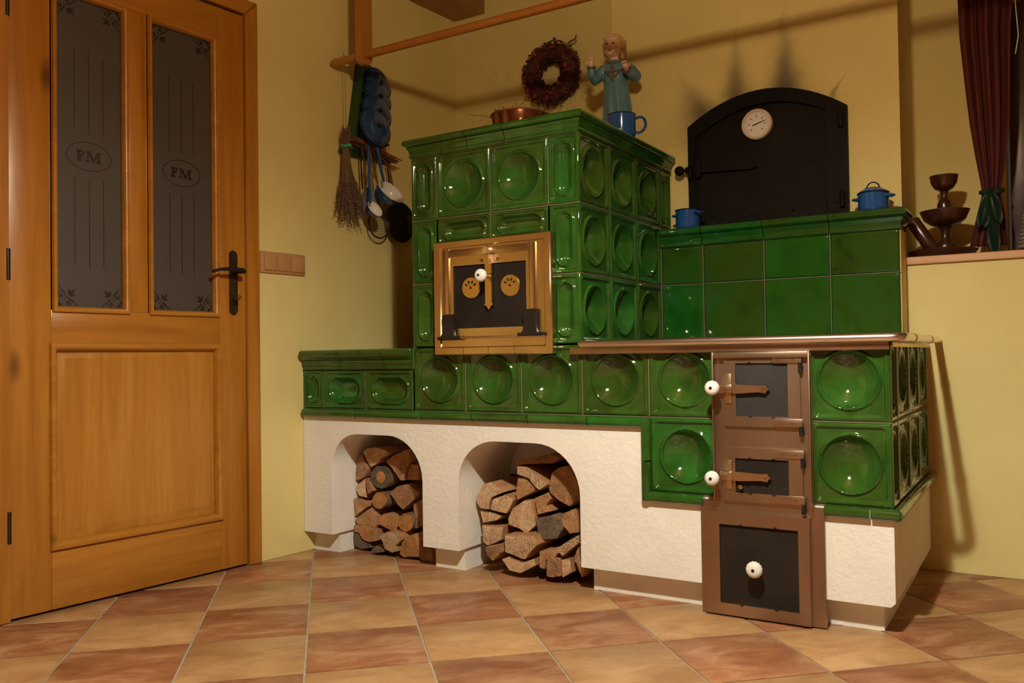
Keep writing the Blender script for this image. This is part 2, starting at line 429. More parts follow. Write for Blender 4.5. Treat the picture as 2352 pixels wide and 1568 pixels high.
def tile_slab(poly):
    mb = MB(); n = len(poly); c = sum(poly, Vector((0, 0)))/n
    def ins(k): return [p+(c-p).normalized()*k for p in poly]
    r0, r1, r2 = poly, poly, ins(.003)
    vs = [(p.x, p.y, -.003) for p in poly]+[(p.x, p.y, -.0012) for p in poly]+[(p.x, p.y, 0) for p in r2]
    fs = [tuple(range(2*n, 3*n))]
    for r in (0, 1):
        for i in range(n): fs.append((r*n+i, r*n+(i+1) % n, (r+1)*n+(i+1) % n, (r+1)*n+i))
    return mb.add(vs, fs)
h = pit/2-.0028
sq = [Vector((-h, -h)), Vector((h, -h)), Vector((h, h)), Vector((-h, h))]
full = {k: None for k in ('tile_ochre', 'tile_red')}
ca, sa = math.cos(ang), math.sin(ang)
for i in range(-16, 17):
    for j in range(-8, 18):
        c = TO+ta*(i+.5)+tb*(j+.5)
        P = [Vector((c.x+p.x*ca-p.y*sa, c.y+p.x*sa+p.y*ca)) for p in sq]; n0 = len(P)
        Q = P
        for nn, dd in ((ln, ld_), (Vector((0, 1)), YK-.002), (Vector((1, 0)), ROOM_X1), (Vector((0, -1)), -ROOM_Y0)):
            if Q: Q = clip(Q, nn, dd)
        if len(Q) < 3: continue
        area = abs(sum(Q[k].x*Q[(k+1) % len(Q)].y-Q[(k+1) % len(Q)].x*Q[k].y for k in range(len(Q))))/2
        if area < .002: continue
        mat = 'tile_red' if (i+j) % 2 == 0 else 'tile_ochre'
        if area > 4*h*h*.9999:
            if full[mat] is None: full[mat] = tile_slab(sq).mesh('floor_tile', True, 60)
            me = full[mat]
        else:
            L = [Vector(((p.x-c.x)*ca+(p.y-c.y)*sa, -(p.x-c.x)*sa+(p.y-c.y)*ca)) for p in Q]
            me = tile_slab(L).mesh('floor_tile', True, 60)
        link('floor_tile', me, mat, fl, (c.x, c.y, 0), (0, 0, ang))

DU0, DU1, DZ1 = -1.12, -.212, 2.045     # door casing outer u range and top
wl = MB().box(-4.2, DU0+.05, 0, .12, 0, CEIL).box(DU1-.05, .975, 0, .12, 0, CEIL).box(DU0+.05, DU1-.05, 0, .12, DZ1-.05, CEIL)
struct('wall_left', wl, 'wall', (LX, 0, 0), LROT)
struct('wall_hall', MB().box(-1.9, .4, 1.3, 1.36, 0, 2.4).box(-1.9, .4, .12, 1.36, 2.4, 2.45).box(-1.95, -1.9, .12, 1.36, 0, 2.4).box(.4, .45, .12, 1.36, 0, 2.4).box(-1.9, .4, .12, 1.36, -.06, -.004), 'hall', (LX, 0, 0), LROT)
struct('wall_back', MB().box(-.60, XC0+.05, YB, YB+.12, 0, CEIL), 'wall')
struct('wall_chimney', MB().box(XC0, XC1, YC, YN+.1, 0, CEIL), 'chimney')
struct('wall_knee', MB().box(XC1, ROOM_X1, YK, YN, 0, 1.027), 'wall')
struct('wall_niche', MB().box(XC1, 1.79, YN, YN+.12, 0, CEIL).box(1.79, 2.75, YN, YN+.12, 1.97, CEIL).box(2.75, ROOM_X1, YN, YN+.12, 0, CEIL).box(1.79, 2.75, YN, YN+.12, 0, 1.05), 'wall')
struct('wall_right', MB().box(ROOM_X1, ROOM_X1+.1, ROOM_Y0, YN+.12, 0, CEIL), 'beam_wood')
struct('wall_front', MB().box(-1.2, ROOM_X1, ROOM_Y0-.1, ROOM_Y0, 0, CEIL), 'beam_wood')
struct('ceiling', MB().box(-1.2, ROOM_X1, ROOM_Y0, YN+.12, CEIL, CEIL+.08), 'ceiling')
struct('trim_1', MB().box(XC1+.004, ROOM_X1, YK-.012, YN, 1.027, 1.053, .003), 'ledge_wood', label='orange wooden ledge board on the low yellow wall')
bx = MB(); bx.box(-.49, -.29, ROOM_Y0, YB, 2.335, CEIL, .006)
struct('trim_2', bx, 'beam_wood', label='brown wooden ceiling beam along the door wall')

# window in the niche
wn = struct_root('window_1', (1.79, YN, 1.053), 0, 'dark brown window frame behind the red curtain')
part('window_frame', MB().box(.012, .075, -.02, .05, 0, .90, .004).box(.88, .95, -.02, .05, 0, .90, .004).box(.075, .88, -.02, .05, .84, .90, .004).box(.075, .88, -.02, .05, 0, .05, .004), 'window_wood', wn)
part('pane', MB().box(.07, .89, .02, .026, .04, .85), 'pane_night', wn)
part('glazing_bar', MB().box(.07, .89, -.005, .02, .36, .375, .003), 'post_wood', wn, 'orange wooden bar')

# ------------------------------------------------------------------ door (local: x=u along wall, y into wall)
dr = struct_root('door_1', (LX, 0, 0), LROT, 'pine door with two etched glass panes and a raised lower panel')
u0, u1 = -1.066, -.267
YF = -.012
for nm, a, b_, z0, z1, mt in (('stile', u0, -.948, .008, 1.985, 'pine_z'), ('stile', -.372, u1, .008, 1.985, 'pine_z'), ('stile', -.700, -.640, .895, 1.873, 'pine_z'), ('rail', -.948, -.372, .008, .187, 'pine_x'), ('rail', -.948, -.372, .79, .895, 'pine_x'), ('rail', -.948, -.372, 1.873, 1.985, 'pine_x')):
    part(nm, MB().box(a, b_, YF, .03, z0, z1, .0015), mt, dr)
def moulding(a, b_, z0, z1, wd=.020, out=.010):
    mb = MB()
    prof = [(0, 0), (.15, -.9), (.4, -1.), (.65, -.8), (.8, -.35), (1., .45), (1., 1.2)]
    ring = []
    for t, o in prof:
        k = wd*t; ring.append([(a+k, YF+out*o, z0+k), (b_-k, YF+out*o, z0+k), (b_-k, YF+out*o, z1-k), (a+k, YF+out*o, z1-k)])
    vs = [p for r in ring for p in r]; fs = []
    for r in range(len(ring)-1):
        for i in range(4): fs.append((r*4+i, r*4+(i+1) % 4, (r+1)*4+(i+1) % 4, (r+1)*4+i))
    return mb.add(vs, fs)
panes = [(-.945, -.702), (-.638, -.375)]
for a, b_ in panes: part('glazing_moulding', moulding(a, b_, .887, 1.876), 'pine_x', dr)
part('panel_moulding', moulding(-.955, -.365, .180, .797, .026, .012), 'pine_x', dr)
pf = MB()
def pyr(rings):
    vs = []; fs = []
    for a, b_, z0, z1, y in rings: vs += [(a, y, z0), (b_, y, z0), (b_, y, z1), (a, y, z1)]
    for r in range(len(rings)-1):
        for i in range(4): fs.append((r*4+i, r*4+(i+1) % 4, (r+1)*4+(i+1) % 4, (r+1)*4+i))
    k = (len(rings)-1)*4; fs.append((k, k+1, k+2, k+3)); return vs, fs
pf.add(*pyr([(-.94, -.38, .19, .785, .004), (-.93, -.39, .205, .775, .004), (-.908, -.412, .235, .752, -.006), (-.905, -.415, .238, .749, -.006)]))
part('raised_panel', pf, 'pine_field', dr)
def ribbon(mb, pts, wd, y, mi=0):
    n = len(pts); vs = []; fs = []
    for i, (x, z) in enumerate(pts):
        a = pts[max(i-1, 0)]; b = pts[min(i+1, n-1)]; tx, tz = b[0]-a[0], b[1]-a[1]; L = math.hypot(tx, tz) or 1
        k = (wd if not callable(wd) else wd(i/(n-1)))/2
        nx, nz = -tz/L*k, tx/L*k; vs += [(x+nx, y, z+nz), (x-nx, y, z-nz)]
    for i in range(n-1): fs.append((2*i, 2*i+1, 2*i+3, 2*i+2))
    mb.add(vs, fs, mi)
def ellipse(cx, cz, rx, rz, n=40): return [(cx+rx*math.cos(2*PI*i/n), cz+rz*math.sin(2*PI*i/n)) for i in range(n+1)]
def flat(mb, poly, y): mb.add([(x, y, z) for x, z in poly], [tuple(range(len(poly)))])
for k, (a, b_) in enumerate(panes):
    g = part('glass_pane', MB().box(a+.012, b_-.012, .004, .010, .897, 1.866), 'frosted', dr, 'dark frosted glass')
    yy = .0035; cu = (a+b_)/2
    zc = 1.375
    e = MB()
    for du, zt, zb in ((-.045, 1.70, 1.445), (0, 1.70, 1.445), (.045, 1.69, 1.445)): e.box(cu+du-.0012, cu+du+.0012, yy, .0045, zb, zt)
    for du, zt, zb in ((-.045, 1.305, 1.035), (0, 1.30, 1.025), (.045, 1.305, 1.035)): e.box(cu+du-.0012, cu+du+.0012, yy, .0045, zb, zt)
    part('etched_lines', e, 'etch', g, smooth=False)
    e = MB(); ribbon(e, ellipse(cu, zc, .070, .044), .003, yy); part('etched_oval', e, 'etch', g, smooth=False)
    # letters F M with slab serifs, height .036
    e = MB(); H = .034; st = .0085; se = .005
    fx = cu-.040; z0 = zc-H/2
    for r in ((fx, fx+.024, z0+H-.006, z0+H), (fx+.004, fx+.004+st, z0, z0+H), (fx, fx+.017, z0, z0+.0045), (fx+.0035, fx+.018, z0+.0155, z0+.0205), (fx+.020, fx+.024, z0+H-.013, z0+H), (fx+.0155, fx+.0185, z0+.0125, z0+.0235)):
        e.box(r[0], r[1], yy, .0045, r[2], r[3])
    mx = cu-.010
    for r in ((mx, mx+.013, z0, z0+.0045), (mx+.032, mx+.048, z0, z0+.0045), (mx, mx+.012, z0+H-.0045, z0+H), (mx+.036, mx+.048, z0+H-.0045, z0+H), (mx+.0045, mx+.0085, z0, z0+H), (mx+.0355, mx+.0440, z0, z0+H)):
        e.box(r[0], r[1], yy, .0045, r[2], r[3])
    flat(e, [(mx+.0045, z0+H), (mx+.0145, z0+H), (mx+.0265, z0+.006), (mx+.0225, z0), (mx+.0205, z0)], yy)
    flat(e, [(mx+.0440, z0+H), (mx+.0355, z0+H), (mx+.0205, z0+.002), (mx+.0225, z0), (mx+.025, z0)], yy-.0002)
    part('etched_letters', e, 'etch', g, smooth=False)
    # floral corner ornaments
    for sx_, sz_, cx_, cz_ in ((1, 1, a+.020, .905), (-1, 1, b_-.020, .905), (1, -1, a+.020, 1.858), (-1, -1, b_-.020, 1.858)):
        e = MB(); T = lambda x, z: (cx_+sx_*x, cz_+sz_*z)
        def spiral(ox, oz, r0, turns, st0, sgn):
            return [T(ox+r0*(1-.8*t)*math.cos(st0+sgn*t*turns*2*PI), oz+r0*(1-.8*t)*math.sin(st0+sgn*t*turns*2*PI)) for t in [q/26 for q in range(27)]]
        for ox, oz, sgn, s0 in ((.014, .036, 1, 0), (.036, .014, -1, PI/2)):
            ribbon(e, spiral(ox, oz, .012, 1.35, s0, sgn), lambda t: .0016+.0012*math.sin(PI*t), yy)
            flat(e, [T(ox+.0045*math.cos(q*PI/5), oz+.0045*math.sin(q*PI/5)) for q in range(10)], yy)
        # curling tendrils
        ribbon(e, [T(.026, .036), T(.022, .046), T(.015, .053), T(.009, .060), T(.007, .068)], lambda t: .0045*(1-t)+.0012, yy)
        ribbon(e, [T(.036, .026), T(.046, .022), T(.053, .015), T(.060, .009), T(.068, .007)], lambda t: .0045*(1-t)+.0012, yy)
        ribbon(e, [T(.009, .060), T(.004, .058), T(.003, .063)], .0018, yy); ribbon(e, [T(.060, .009), T(.058, .004), T(.063, .003)], .0018, yy)
        # stem and three leaf tulip towards the middle of the pane
        ribbon(e, [T(.024, .024), T(.030, .030)], .003, yy); ribbon(e, [T(.028, .035), T(.035, .028)], .0022, yy)
        def leaf(bx_, bz_, an, L, wd):
            c, q = math.cos(an), math.sin(an)
            flat(e, [T(bx_+c*t*L-q*o*wd, bz_+q*t*L+c*o*wd) for t, o in ((0, 0), (.3, -.5), (.65, -.42), (1, 0), (.65, .42), (.3, .5))], yy)
        leaf(.038, .038, PI/4, .026, .011); leaf(.037, .037, PI/4+.75, .022, .008); leaf(.037, .037, PI/4-.75, .022, .008)
        for an in (PI*.5, 0, PI/4): leaf(.012, .012, an+PI+.0, .011, .007)
        leaf(.003, .016, PI*.6, .012, .008); leaf(.016, .003, -PI*.1, .012, .008)
        part('etched_ornament', e, 'etch', g, smooth=False)
# handle plate and lever
hp = MB(); uc = -.318; zz0, zz1, r = .898, 1.128, .0165
hp.prism([(uc+r*math.cos(t), zz0+r+r*math.sin(t)) for t in [PI+PI*q/10 for q in range(11)]]+[(uc+r*math.cos(t), zz1-r+r*math.sin(t)) for t in [PI*q/10 for q in range(11)]], YF-.005, YF, bev=.0015)
pl = part('handle_plate', hp, 'bronze', dr, 'dark bronze handle plate')
lv = MB().lathe([(0, .052), (.010, .052), (.011, .045), (.009, .03), (.011, .005), (.013, 0)], 14, (uc, YF-.005, 1.052), 'F')
lv.tube([(uc+.012, YF-.05, 1.050), (uc, YF-.053, 1.053), (uc-.04, YF-.052, 1.056), (uc-.085, YF-.048, 1.052), (uc-.110, YF-.043, 1.043)], [.009, .0095, .007, .0055, .006], 10)
part('lever', lv, 'iron', pl)
part('key_cylinder', MB().lathe([(0, .012), (.007, .012), (.0075, 0)], 12, (uc, YF-.005, .955), 'F').box(uc-.003, uc+.003, YF-.014, YF-.004, .935, .955), 'iron', pl)
part('key', MB().box(uc-.001, uc+.001, YF-.035, YF-.012, .950, .960).lathe([(.004, -.001), (.010, -.001), (.010, .001), (.004, .001), (.004, -.001)], 14, (uc, YF-.036, .958), 'X'), 'brass', pl)
for z in (.27, 1.02, 1.78):
    part('hinge', MB().lathe([(0, -.045), (.007, -.045), (.007, .045), (0, .045)], 12, (u0-.004, YF-.006, z), 'Z'), 'iron', dr, 'dark steel hinge')
cs = MB()
cs.prism([(DU1, 0), (DU1, DZ1), (DU1-.052, DZ1-.052), (DU1-.052, 0)], -.022, .06, bev=.004)
cs2 = MB().prism([(DU0, 0), (DU0, DZ1), (DU0+.052, DZ1-.052), (DU0+.052, 0)], -.022, .06, bev=.004)
cs3 = MB().prism([(DU0, DZ1), (DU1, DZ1), (DU1-.052, DZ1-.052), (DU0+.052, DZ1-.052)], -.022, .06, bev=.004)
cr = struct_root('trim_3', (LX, 0, 0), LROT, 'pine casing around the door')
part('jamb', cs, 'pine_z', cr); part('jamb', cs2, 'pine_z', cr); part('header', cs3, 'pine_x', cr)

# light switch
sw = thing('light_switch', 'beige triple rocker light switch on the yellow wall beside the door', 'light switch', Vector((LX, 0, 0))+ALONG*-.093+Vector((0, 0, 1.10)), LROT)
part('plate', MB().box(-.104, .104, -.010, 0, -.040, .040, .004), 'plastic_beige', sw)
for k in range(3):
    x = -.061+.062*k; part('rocker', MB().box(x-.0285, x+.0285, -.016, -.008, -.030, .030, .003), 'plastic_beige', sw)

# ------------------------------------------------------------------ stove
TP = .222; TW = .2226
Z0, Z1, Z2 = .3275, .5495, .7715
XR = 1.5546; X3 = 3*TP; YBS = 3*TP; XBS = 1.496; XW0 = -.541
st = thing('tiled_stove', 'green glazed tile stove on a white plastered base with metal doors', 'tiled stove', (0, 0, 0))
def sstep(a, b, x):
    t = max(0, min(1, (x-a)/(b-a))); return t*t*(3-2*t)
TILES = {}
def tile_mesh(w_, h_, shape):
    key = (round(w_, 4), round(h_, 4), shape)
    if key in TILES: return TILES[key]
    g = .0014; hw, hh = w_/2-g, h_/2-g
    nx, ny = max(8, int(w_/.0031)), max(8, int(h_/.0031))
    def H(x, z):
        e = min(hw-abs(x), hh-abs(z)); v = 0
        if e < .006: v -= .0045*(1-e/.006)**2
        if shape == 'flat': return v+.0006*math.sin(x*23+z*7)*math.sin(z*19)
        fb = .014 if min(w_, h_) > .12 else .011
        # rounded inner frame
        rx, rz = hw-fb-.012, hh-fb-.012
        qx, qz = abs(x)-rx, abs(z)-rz
        d0 = math.hypot(max(qx, 0), max(qz, 0))+min(max(qx, qz), 0)-.012
        v -= .0068*sstep(.003, -.004, d0)
        v += .0012*math.exp(-((d0-.005)/.0025)**2)
        if shape == 'bowl': R = .0745; d = math.hypot(x, z)-R; D = .036
        else:
            if shape == 'v': R = min(hw-.026, .026 if w_ > .1 else .02); L = hh-.028-R; d = math.hypot(x, max(abs(z)-L, 0))-R; D = .016
            elif shape == 'h': R = min(hh-.022, .026); L = hw-.028-R; d = math.hypot(max(abs(x)-L, 0), z)-R; D = .016
            elif shape == 'hb': R = .044; L = hw-.030-R; d = math.hypot(max(abs(x)-L, 0), z)-R; D = .026
        v += .0062*math.exp(-((d-.0035)/.0034)**2)-.0012*math.exp(-((d-.0115)/.003)**2)
        if d < 0:
            q = (R+d)/R; v -= D*(1-q*q)*(1 if shape != 'bowl' else 1)
            if shape in ('v', 'h'): v += .003*math.exp(-((d+.010)/.003)**2)
        return v
    vs = []; fs = []
    for j in range(ny+1):
        z = -hh+2*hh*j/ny
        for i in range(nx+1):
            x = -hw+2*hw*i/nx; vs.append((x, -H(x, z), z))
    for j in range(ny):
        for i in range(nx):
            a = j*(nx+1)+i; fs.append((a, a+1, a+nx+2, a+nx+1))
    n = len(vs); rim = [i for i in range(nx+1)]+[j*(nx+1)+nx for j in range(1, ny+1)]+[ny*(nx+1)+i for i in range(nx-1, -1, -1)]+[j*(nx+1) for j in range(ny-1, 0, -1)]
    for k in rim: vs.append((vs[k][0], .016, vs[k][2]))
    for k in range(len(rim)):
        l = (k+1) % len(rim); fs.append((rim[k], n+k, n+l, rim[l]))
    me = MB().add(vs, fs).mesh('stove_tile', True, 70); TILES[key] = me
    return me
grout = MB()
def tile(x0, x1, z0, z1, shape, face='front', plane=0., mat='green'):
    """front: x range on Y=plane; right/left: y range on X=plane"""
    me = tile_mesh(x1-x0, z1-z0, shape); c = (x0+x1)/2; zc = (z0+z1)/2
    if mat != 'green':
        me = me.copy() if len(me.materials) and me.materials[0] != MATS[mat] else me
    loc, rz = {'front': ((c, plane, zc), 0), 'right': ((plane, c, zc), PI/2), 'left': ((plane, c, zc), -PI/2)}[face]
    o = link('stove_tile', me, mat, st, loc, (0, 0, rz))
    zlo = z0 > Z2-.01
    for a, b_, p, q in ((x0-.0016, x0+.0016, z0, z1), (x1-.0016, x1+.0016, z0, z1), (x0, x1, z0-.0016, z0+.0016), (x0, x1, z1-.0016, z1+.0016)):
        d0, d1 = .0022, .014
        if b_-a < .004:
            e = (a+b_)/2
            if face == 'front' and (abs(e-XR) < .004 or (zlo and plane == 0 and (abs(e-X3) < .004 or abs(e) < .004)) or abs(e-XBS) < .004): continue
            if face != 'front' and e < .01: continue
        if face == 'front': grout.box(a, b_, plane+d0, plane+d1, p, q)
        elif face == 'right': grout.box(plane-d1, plane-d0, a, b_, p, q)
        else: grout.box(plane+d0, plane+d1, a, b_, p, q)
# long row under the bench, tower and hob
for k in range(5): tile(k*TP, (k+1)*TP, Z1, Z2, 'bowl')
tile(4*TP, 5*TP, Z0, Z1, 'bowl')
for z in (Z0, Z1):
    tile(1.347, XR, z, z+TP, 'bowl')
    tile(.002, .112, z, z+TP, 'v', 'right', XR)
    for k in range(3): tile(.112+k*TP, .112+(k+1)*TP, z, z+TP, 'bowl', 'right', XR)
# bench
BZ = .697
tile(XW0, -.436, Z1-.002, BZ, 'v'); tile(-.436, -.225, Z1-.002, BZ, 'hb'); tile(-.225, 0, Z1-.002, BZ, 'hb')
# tower
TZ = [Z2+TW*k for k in range(4)]
HC = (0, .111, .333, .555, X3)
for k in range(3):
    tile(HC[0], HC[1], TZ[k], TZ[k+1], 'v'); tile(HC[3], HC[4], TZ[k], TZ[k+1], 'v')
    for q in range(3): tile(q*TP+.001, (q+1)*TP, TZ[k], TZ[k+1], 'bowl', 'right', X3)
    tile(.666, .775, TZ[k], TZ[k+1], 'v', 'right', X3)
    for q in range(3): tile(q*TP+.001, (q+1)*TP, TZ[k], TZ[k+1], 'bowl', 'left', 0)
tile(HC[1], HC[2], TZ[2], TZ[3], 'bowl'); tile(HC[2], HC[3], TZ[2], TZ[3], 'bowl')
tile(HC[1], HC[2], TZ[2]-.098, TZ[2], 'h'); tile(HC[2], HC[3], TZ[2]-.098, TZ[2], 'h')
# backsplash
BSX = (X3, .829, 1.053, 1.277, XBS); BSZ = (Z2, .994, 1.137)
for i in range(4):
    for j in range(2): tile(BSX[i], BSX[i+1], BSZ[j], BSZ[j+1], 'flat', 'front', YBS, 'green_flat')
part('grout', grout, 'grout', st, smooth=False)
for cx_, zl in ((X3-.0052, TZ), (.0052, TZ), (XR-.0052, [Z0, Z1, Z2-.012])):
    for k in range(len(zl)-1): part('corner_bead', MB().tube([(cx_, .0052, zl[k]+.0012), (cx_, .0052, zl[k]+.003), (cx_, .0052, zl[k+1]-.003), (cx_, .0052, zl[k+1]-.0012)], [.0046, .0054, .0054, .0046], 16), 'green', st, ang=60)
core = MB()
core.box(.06, X3-.06, .06, .775, Z1+.01, TZ[3]); core.box(XW0, .06, .05, .80, Z1, .690)
core.box(.895, XR-.06, .06, .795, Z0+.01, Z2-.025); core.box(.06, .90, .06, .795, Z1-.01, Z2-.025)
core.box(X3-.06, XBS, YBS+.014, YC-.001, Z2-.025, 1.15)
core.box(HC[1]-.003, HC[3]+.003, .012, .06, Z2, TZ[2]-.097)
part('core', core, 'wall', st, smooth=False)

def sweep(prof, p0, p1, out, m0=0, m1=0, name='cornice_piece', mat='green', gap=.0013):
    p0, p1, out = Vector(p0), Vector(p1), Vector(out); t = (p1-p0).normalized()
    vs = []; n = len(prof)
    for p, m_, sg in ((p0, m0, -1), (p1, m1, 1)):
        for o, z in prof:
            q = p+out*o+t*(sg*(o*m_-(0 if m_ else gap))); vs.append((q.x, q.y, p.z+z))
    fs = [(i, (i+1) % n, n+(i+1) % n, n+i) for i in range(n)]+[tuple(range(n)), tuple(range(n, 2*n))]
    c = (p0+p1)/2; vs = [(a-c.x, b-c.y, d-p0.z) for a, b, d in vs]
    return part(name, MB().add(vs, fs), mat, st, loc=(c.x, c.y, p0.z), ang=50)
def arc(cx, cz, r, a0, a1, n=6): return [(cx+r*math.cos(math.radians(a0+(a1-a0)*i/n)), cz+r*math.sin(math.radians(a0+(a1-a0)*i/n))) for i in range(n+1)]
PT = [(-.03, 0), (.002, 0), (.0045, .003), (.0045, .010), (.002, .0125), (.004, .017), (.005, .022), (.0075, .028), (.0115, .033), (.0125, .037), (.0095, .0395)]+arc(.011, .052, .0125, -75, 90)+[(-.03, .0645)]
front_j = (-.0, .245, .395, X3)
ztc = TZ[3]+.001
for i in range(3):
    sweep(PT, (front_j[i], 0, ztc), (front_j[i+1], 0, ztc), (0, -1, 0), 1 if i == 0 else 0, 1 if i == 2 else 0)
rj = (0, .27, .53, .775)
for i in range(3):
    sweep(PT, (X3, rj[i], ztc), (X3, rj[i+1], ztc), (1, 0, 0), 1 if i == 0 else 0, 0)
    sweep(PT, (0, rj[i+1], ztc), (0, rj[i], ztc), (-1, 0, 0), 0, 1 if i == 0 else 0)
part('tower_top', MB().box(.02, X3-.02, .02, .79, ztc+.02, ztc+.062), 'green', st, smooth=False)
# bench cornice
PB = [(-.03, 0), (.006, 0), (.010, .004), (.010, .010), (.007, .013), (.013, .019), (.015, .029), (.012, .034), (.018, .040)]+arc(.020, .0585, .0155, -80, 90)+[(-.03, .074)]
bj = (XW0+.012, -.335, -.125, 0)
for i in range(3): sweep(PB, (bj[i], 0, BZ), (bj[i+1], 0, BZ), (0, -1, 0))
part('bench_top', MB().box(XW0, .0, .02, .80, BZ+.05, BZ+.070), 'green', st, smooth=False)
# backsplash cornice
PS = [(-.03, 0), (.003, 0), (.0055, .005), (.003, .010), (.005, .018), (.009, .028), (.012, .035), (.0095, .039)]+arc(.010, .054, .0145, -75, 90)+[(-.03, .0685)]
sj = (X3+.001, .829, 1.053, 1.277, XBS)
for i in range(4): sweep(PS, (sj[i], YBS, 1.137), (sj[i+1], YBS, 1.137), (0, -1, 0), 0, 1 if i == 3 else 0, mat='green_flat')
sweep(PS, (XBS, YBS, 1.137), (XBS, YC-.002, 1.137), (1, 0, 0), 1, 0, mat='green_flat')
part('backsplash_top', MB().box(X3, XBS-.005, YBS+.01, YC-.001, 1.137+.045, 1.137+.068), 'green_flat', st, smooth=False)
part('backsplash_end', MB().box(XBS-.02, XBS+.001, YBS+.012, YC-.001, Z2-.02, 1.137), 'wall', st, 'pale plastered end', smooth=False)
# round edge roll, in short pieces
def roll(p0, p1, r=.0155, gap=.0014, cap=False):
    p0, p1 = Vector(p0), Vector(p1); t = (p1-p0).normalized(); a, b = p0+t*gap, p1-t*gap; c = (a+b)/2
    mb = MB().tube([a-c, a-c+t*.0015, b-c-t*.0015, b-c], [r*.9, r, r, r*.9], 16)
    return part('roll_piece', mb, 'green', st, loc=c, ang=30)
RZ1, RZ0 = .5335, .3155
xs = [-.532, -.295, -.105, .045, .26, .475, .69, .876]
xs = [-.532, -.26, .045, .26, .475, .69, .876]
for i in range(len(xs)-1): roll((xs[i], -.008, RZ1), (xs[i+1], -.008, RZ1))
zs = [RZ1+.0145, .42, RZ0-.0145]
for i in range(2): roll((.8795, -.008, zs[i]), (.8795, -.008, zs[i+1]))
roll((.884, -.008, RZ0), (1.055, -.008, RZ0))
roll((1.385, -.008, RZ0), (1.50, -.008, RZ0)); roll((1.50, -.008, RZ0), (XR+.018, -.008, RZ0))
ys = [-.015, .20, .42, .64, .80]
for i in range(4): roll((XR+.008, ys[i], RZ0), (XR+.008, ys[i+1], RZ0))
part('mortar_bed', MB().box(XW0, .872, .004, .05, RZ1-.017, Z1).box(.872, XR-.004, .004, .05, RZ0-.017, Z0+.004).box(XR-.05, XR-.004, .05, .79, RZ0-.017, Z0+.004), 'plaster', st, smooth=False)

# white plastered base with two arched wood niches
def arch(x0, x1, zb, zt, rl, rr, n=10):
    pts = [(x0, zb)]
    pts += [(x0+rl-rl*math.cos(PI/2*i/n), zt-rl+rl*math.sin(PI/2*i/n)) for i in range(n+1)]
    pts += [(x1-rr+rr*math.sin(PI/2*i/n), zt-rr+rr*math.cos(PI/2*i/n)) for i in range(n+1)]
    return pts+[(x1, zb)]
ZK = .077
N1 = (-.394, .033, .458, .125, .155); N2 = (.186, .652, .455, .15, .16)
top1, top0 = RZ1-.016, RZ0-.016
out = [(XW0, ZK)]+arch(N1[0], N1[1], ZK, N1[2], N1[3], N1[4])+arch(N2[0], N2[1], ZK, N2[2], N2[3], N2[4])+[(XR-.012, ZK), (XR, ZK+.012), (XR, top0), (.872, top0), (.872, top1), (XW0, top1)]
me = curve_mesh([out], .34, 'base')
pb = part('plaster_base', me, 'plaster', st, 'white rough plaster base')
bv = pb.modifiers.new('soft_edges', 'BEVEL'); bv.width = .007; bv.segments = 3; bv.limit_method = 'ANGLE'; bv.angle_limit = math.radians(50)
part('base_back', MB().box(XW0, XR-.001, .3395, YK-.002, ZK, top0-.002).box(XW0, XR-.037, .3395, YK-.002, 0, ZK).box(XW0, .87, .3395, YK-.004, top0-.01, top1), 'plaster', st, smooth=False)
kk = .052
for a, b_ in ((XW0, N1[0]-.012), (N1[1]+.016, N2[0]-.010), (N2[1]+.018, XR-.036)): part('recessed_foot', MB().box(a, b_, kk, .34, 0, ZK), 'plaster', st, smooth=False)

# hob: fascia, plate, rail
part('hob_plate', MB().box(X3+.003, XR+.004, -.006, YBS-.002, .748, .762, .002), 'iron', st, 'dark iron hob plate')
part('fascia', MB().box(.634, 1.553, -.020, -.003, .7385, .7605, .002), 'steel_brown', st, 'brownish steel strip')
part('side_fascia', MB().box(XR-.002, XR+.008, -.003, .80, .745, .7605, .002), 'brass_plate', st)
rl = [(.678, -.030, .770), (1.555, -.030, .770)]+[(1.562+.026*math.sin(q), -.004-.026*math.cos(q), .770) for q in (.3, .7, 1.1, 1.45)]+[(1.588, .05, .770), (1.588, .808, .770)]
ra = part('hob_rail', MB().tube(rl, .0115, 14), 'chrome', st, 'polished steel rail')
for x in (.74, 1.05, 1.36, 1.53): part('rail_bracket', MB().box(x-.006, x+.006, -.03, -.004, .7605, .768, .001), 'steel_brown', ra)
for y in (.16, .55): part('rail_collar', MB().tube([(1.588, y, .770), (1.588, y+.012, .770)], .0135, 14), 'brass', ra)

# ---- metal doors (parts of the stove)
def knob(parent, x, y, z, s=1., name='knob'):
    mb = MB().lathe([(.006, 0), (.006, .018), (.009, .020), (.010, .024)], 12, (x, y, z), 'F')
    part('knob_neck', mb, 'brass', parent)
    vs = MB(); pr = [(.010, .020), (.013, .023), (.018, .031), (.0225, .040), (.0215, .048), (.016, .054), (.008, .0565), (.0045, .0565)]
    n = 32; m = len(pr); V = []; F = []
    for i in range(n):
        a = 2*PI*i/n; w_ = 1+(.035 if i % 2 else -.035)
        for r, hh in pr: V.append((x+r*s*w_*math.cos(a), y-hh, z+r*s*w_*math.sin(a)))
    for i in range(n):
        j = (i+1) % n
        for k in range(m-1): F.append((i*m+k, j*m+k, j*m+k+1, i*m+k+1))
    o = part('knob', vs.add(V, F), 'porcelain', parent, 'white porcelain knob', ang=60)
    part('knob_screw', MB().lathe([(0, .0575), (.0045, .0575), (.0045, .053)], 10, (x, y, z), 'F'), 'iron', parent)
def rivet(mb, x, y, z, r=.0045): mb.lathe([(0, r*.75), (r*.6, r*.6), (r, 0)], 8, (x, y, z), 'F')
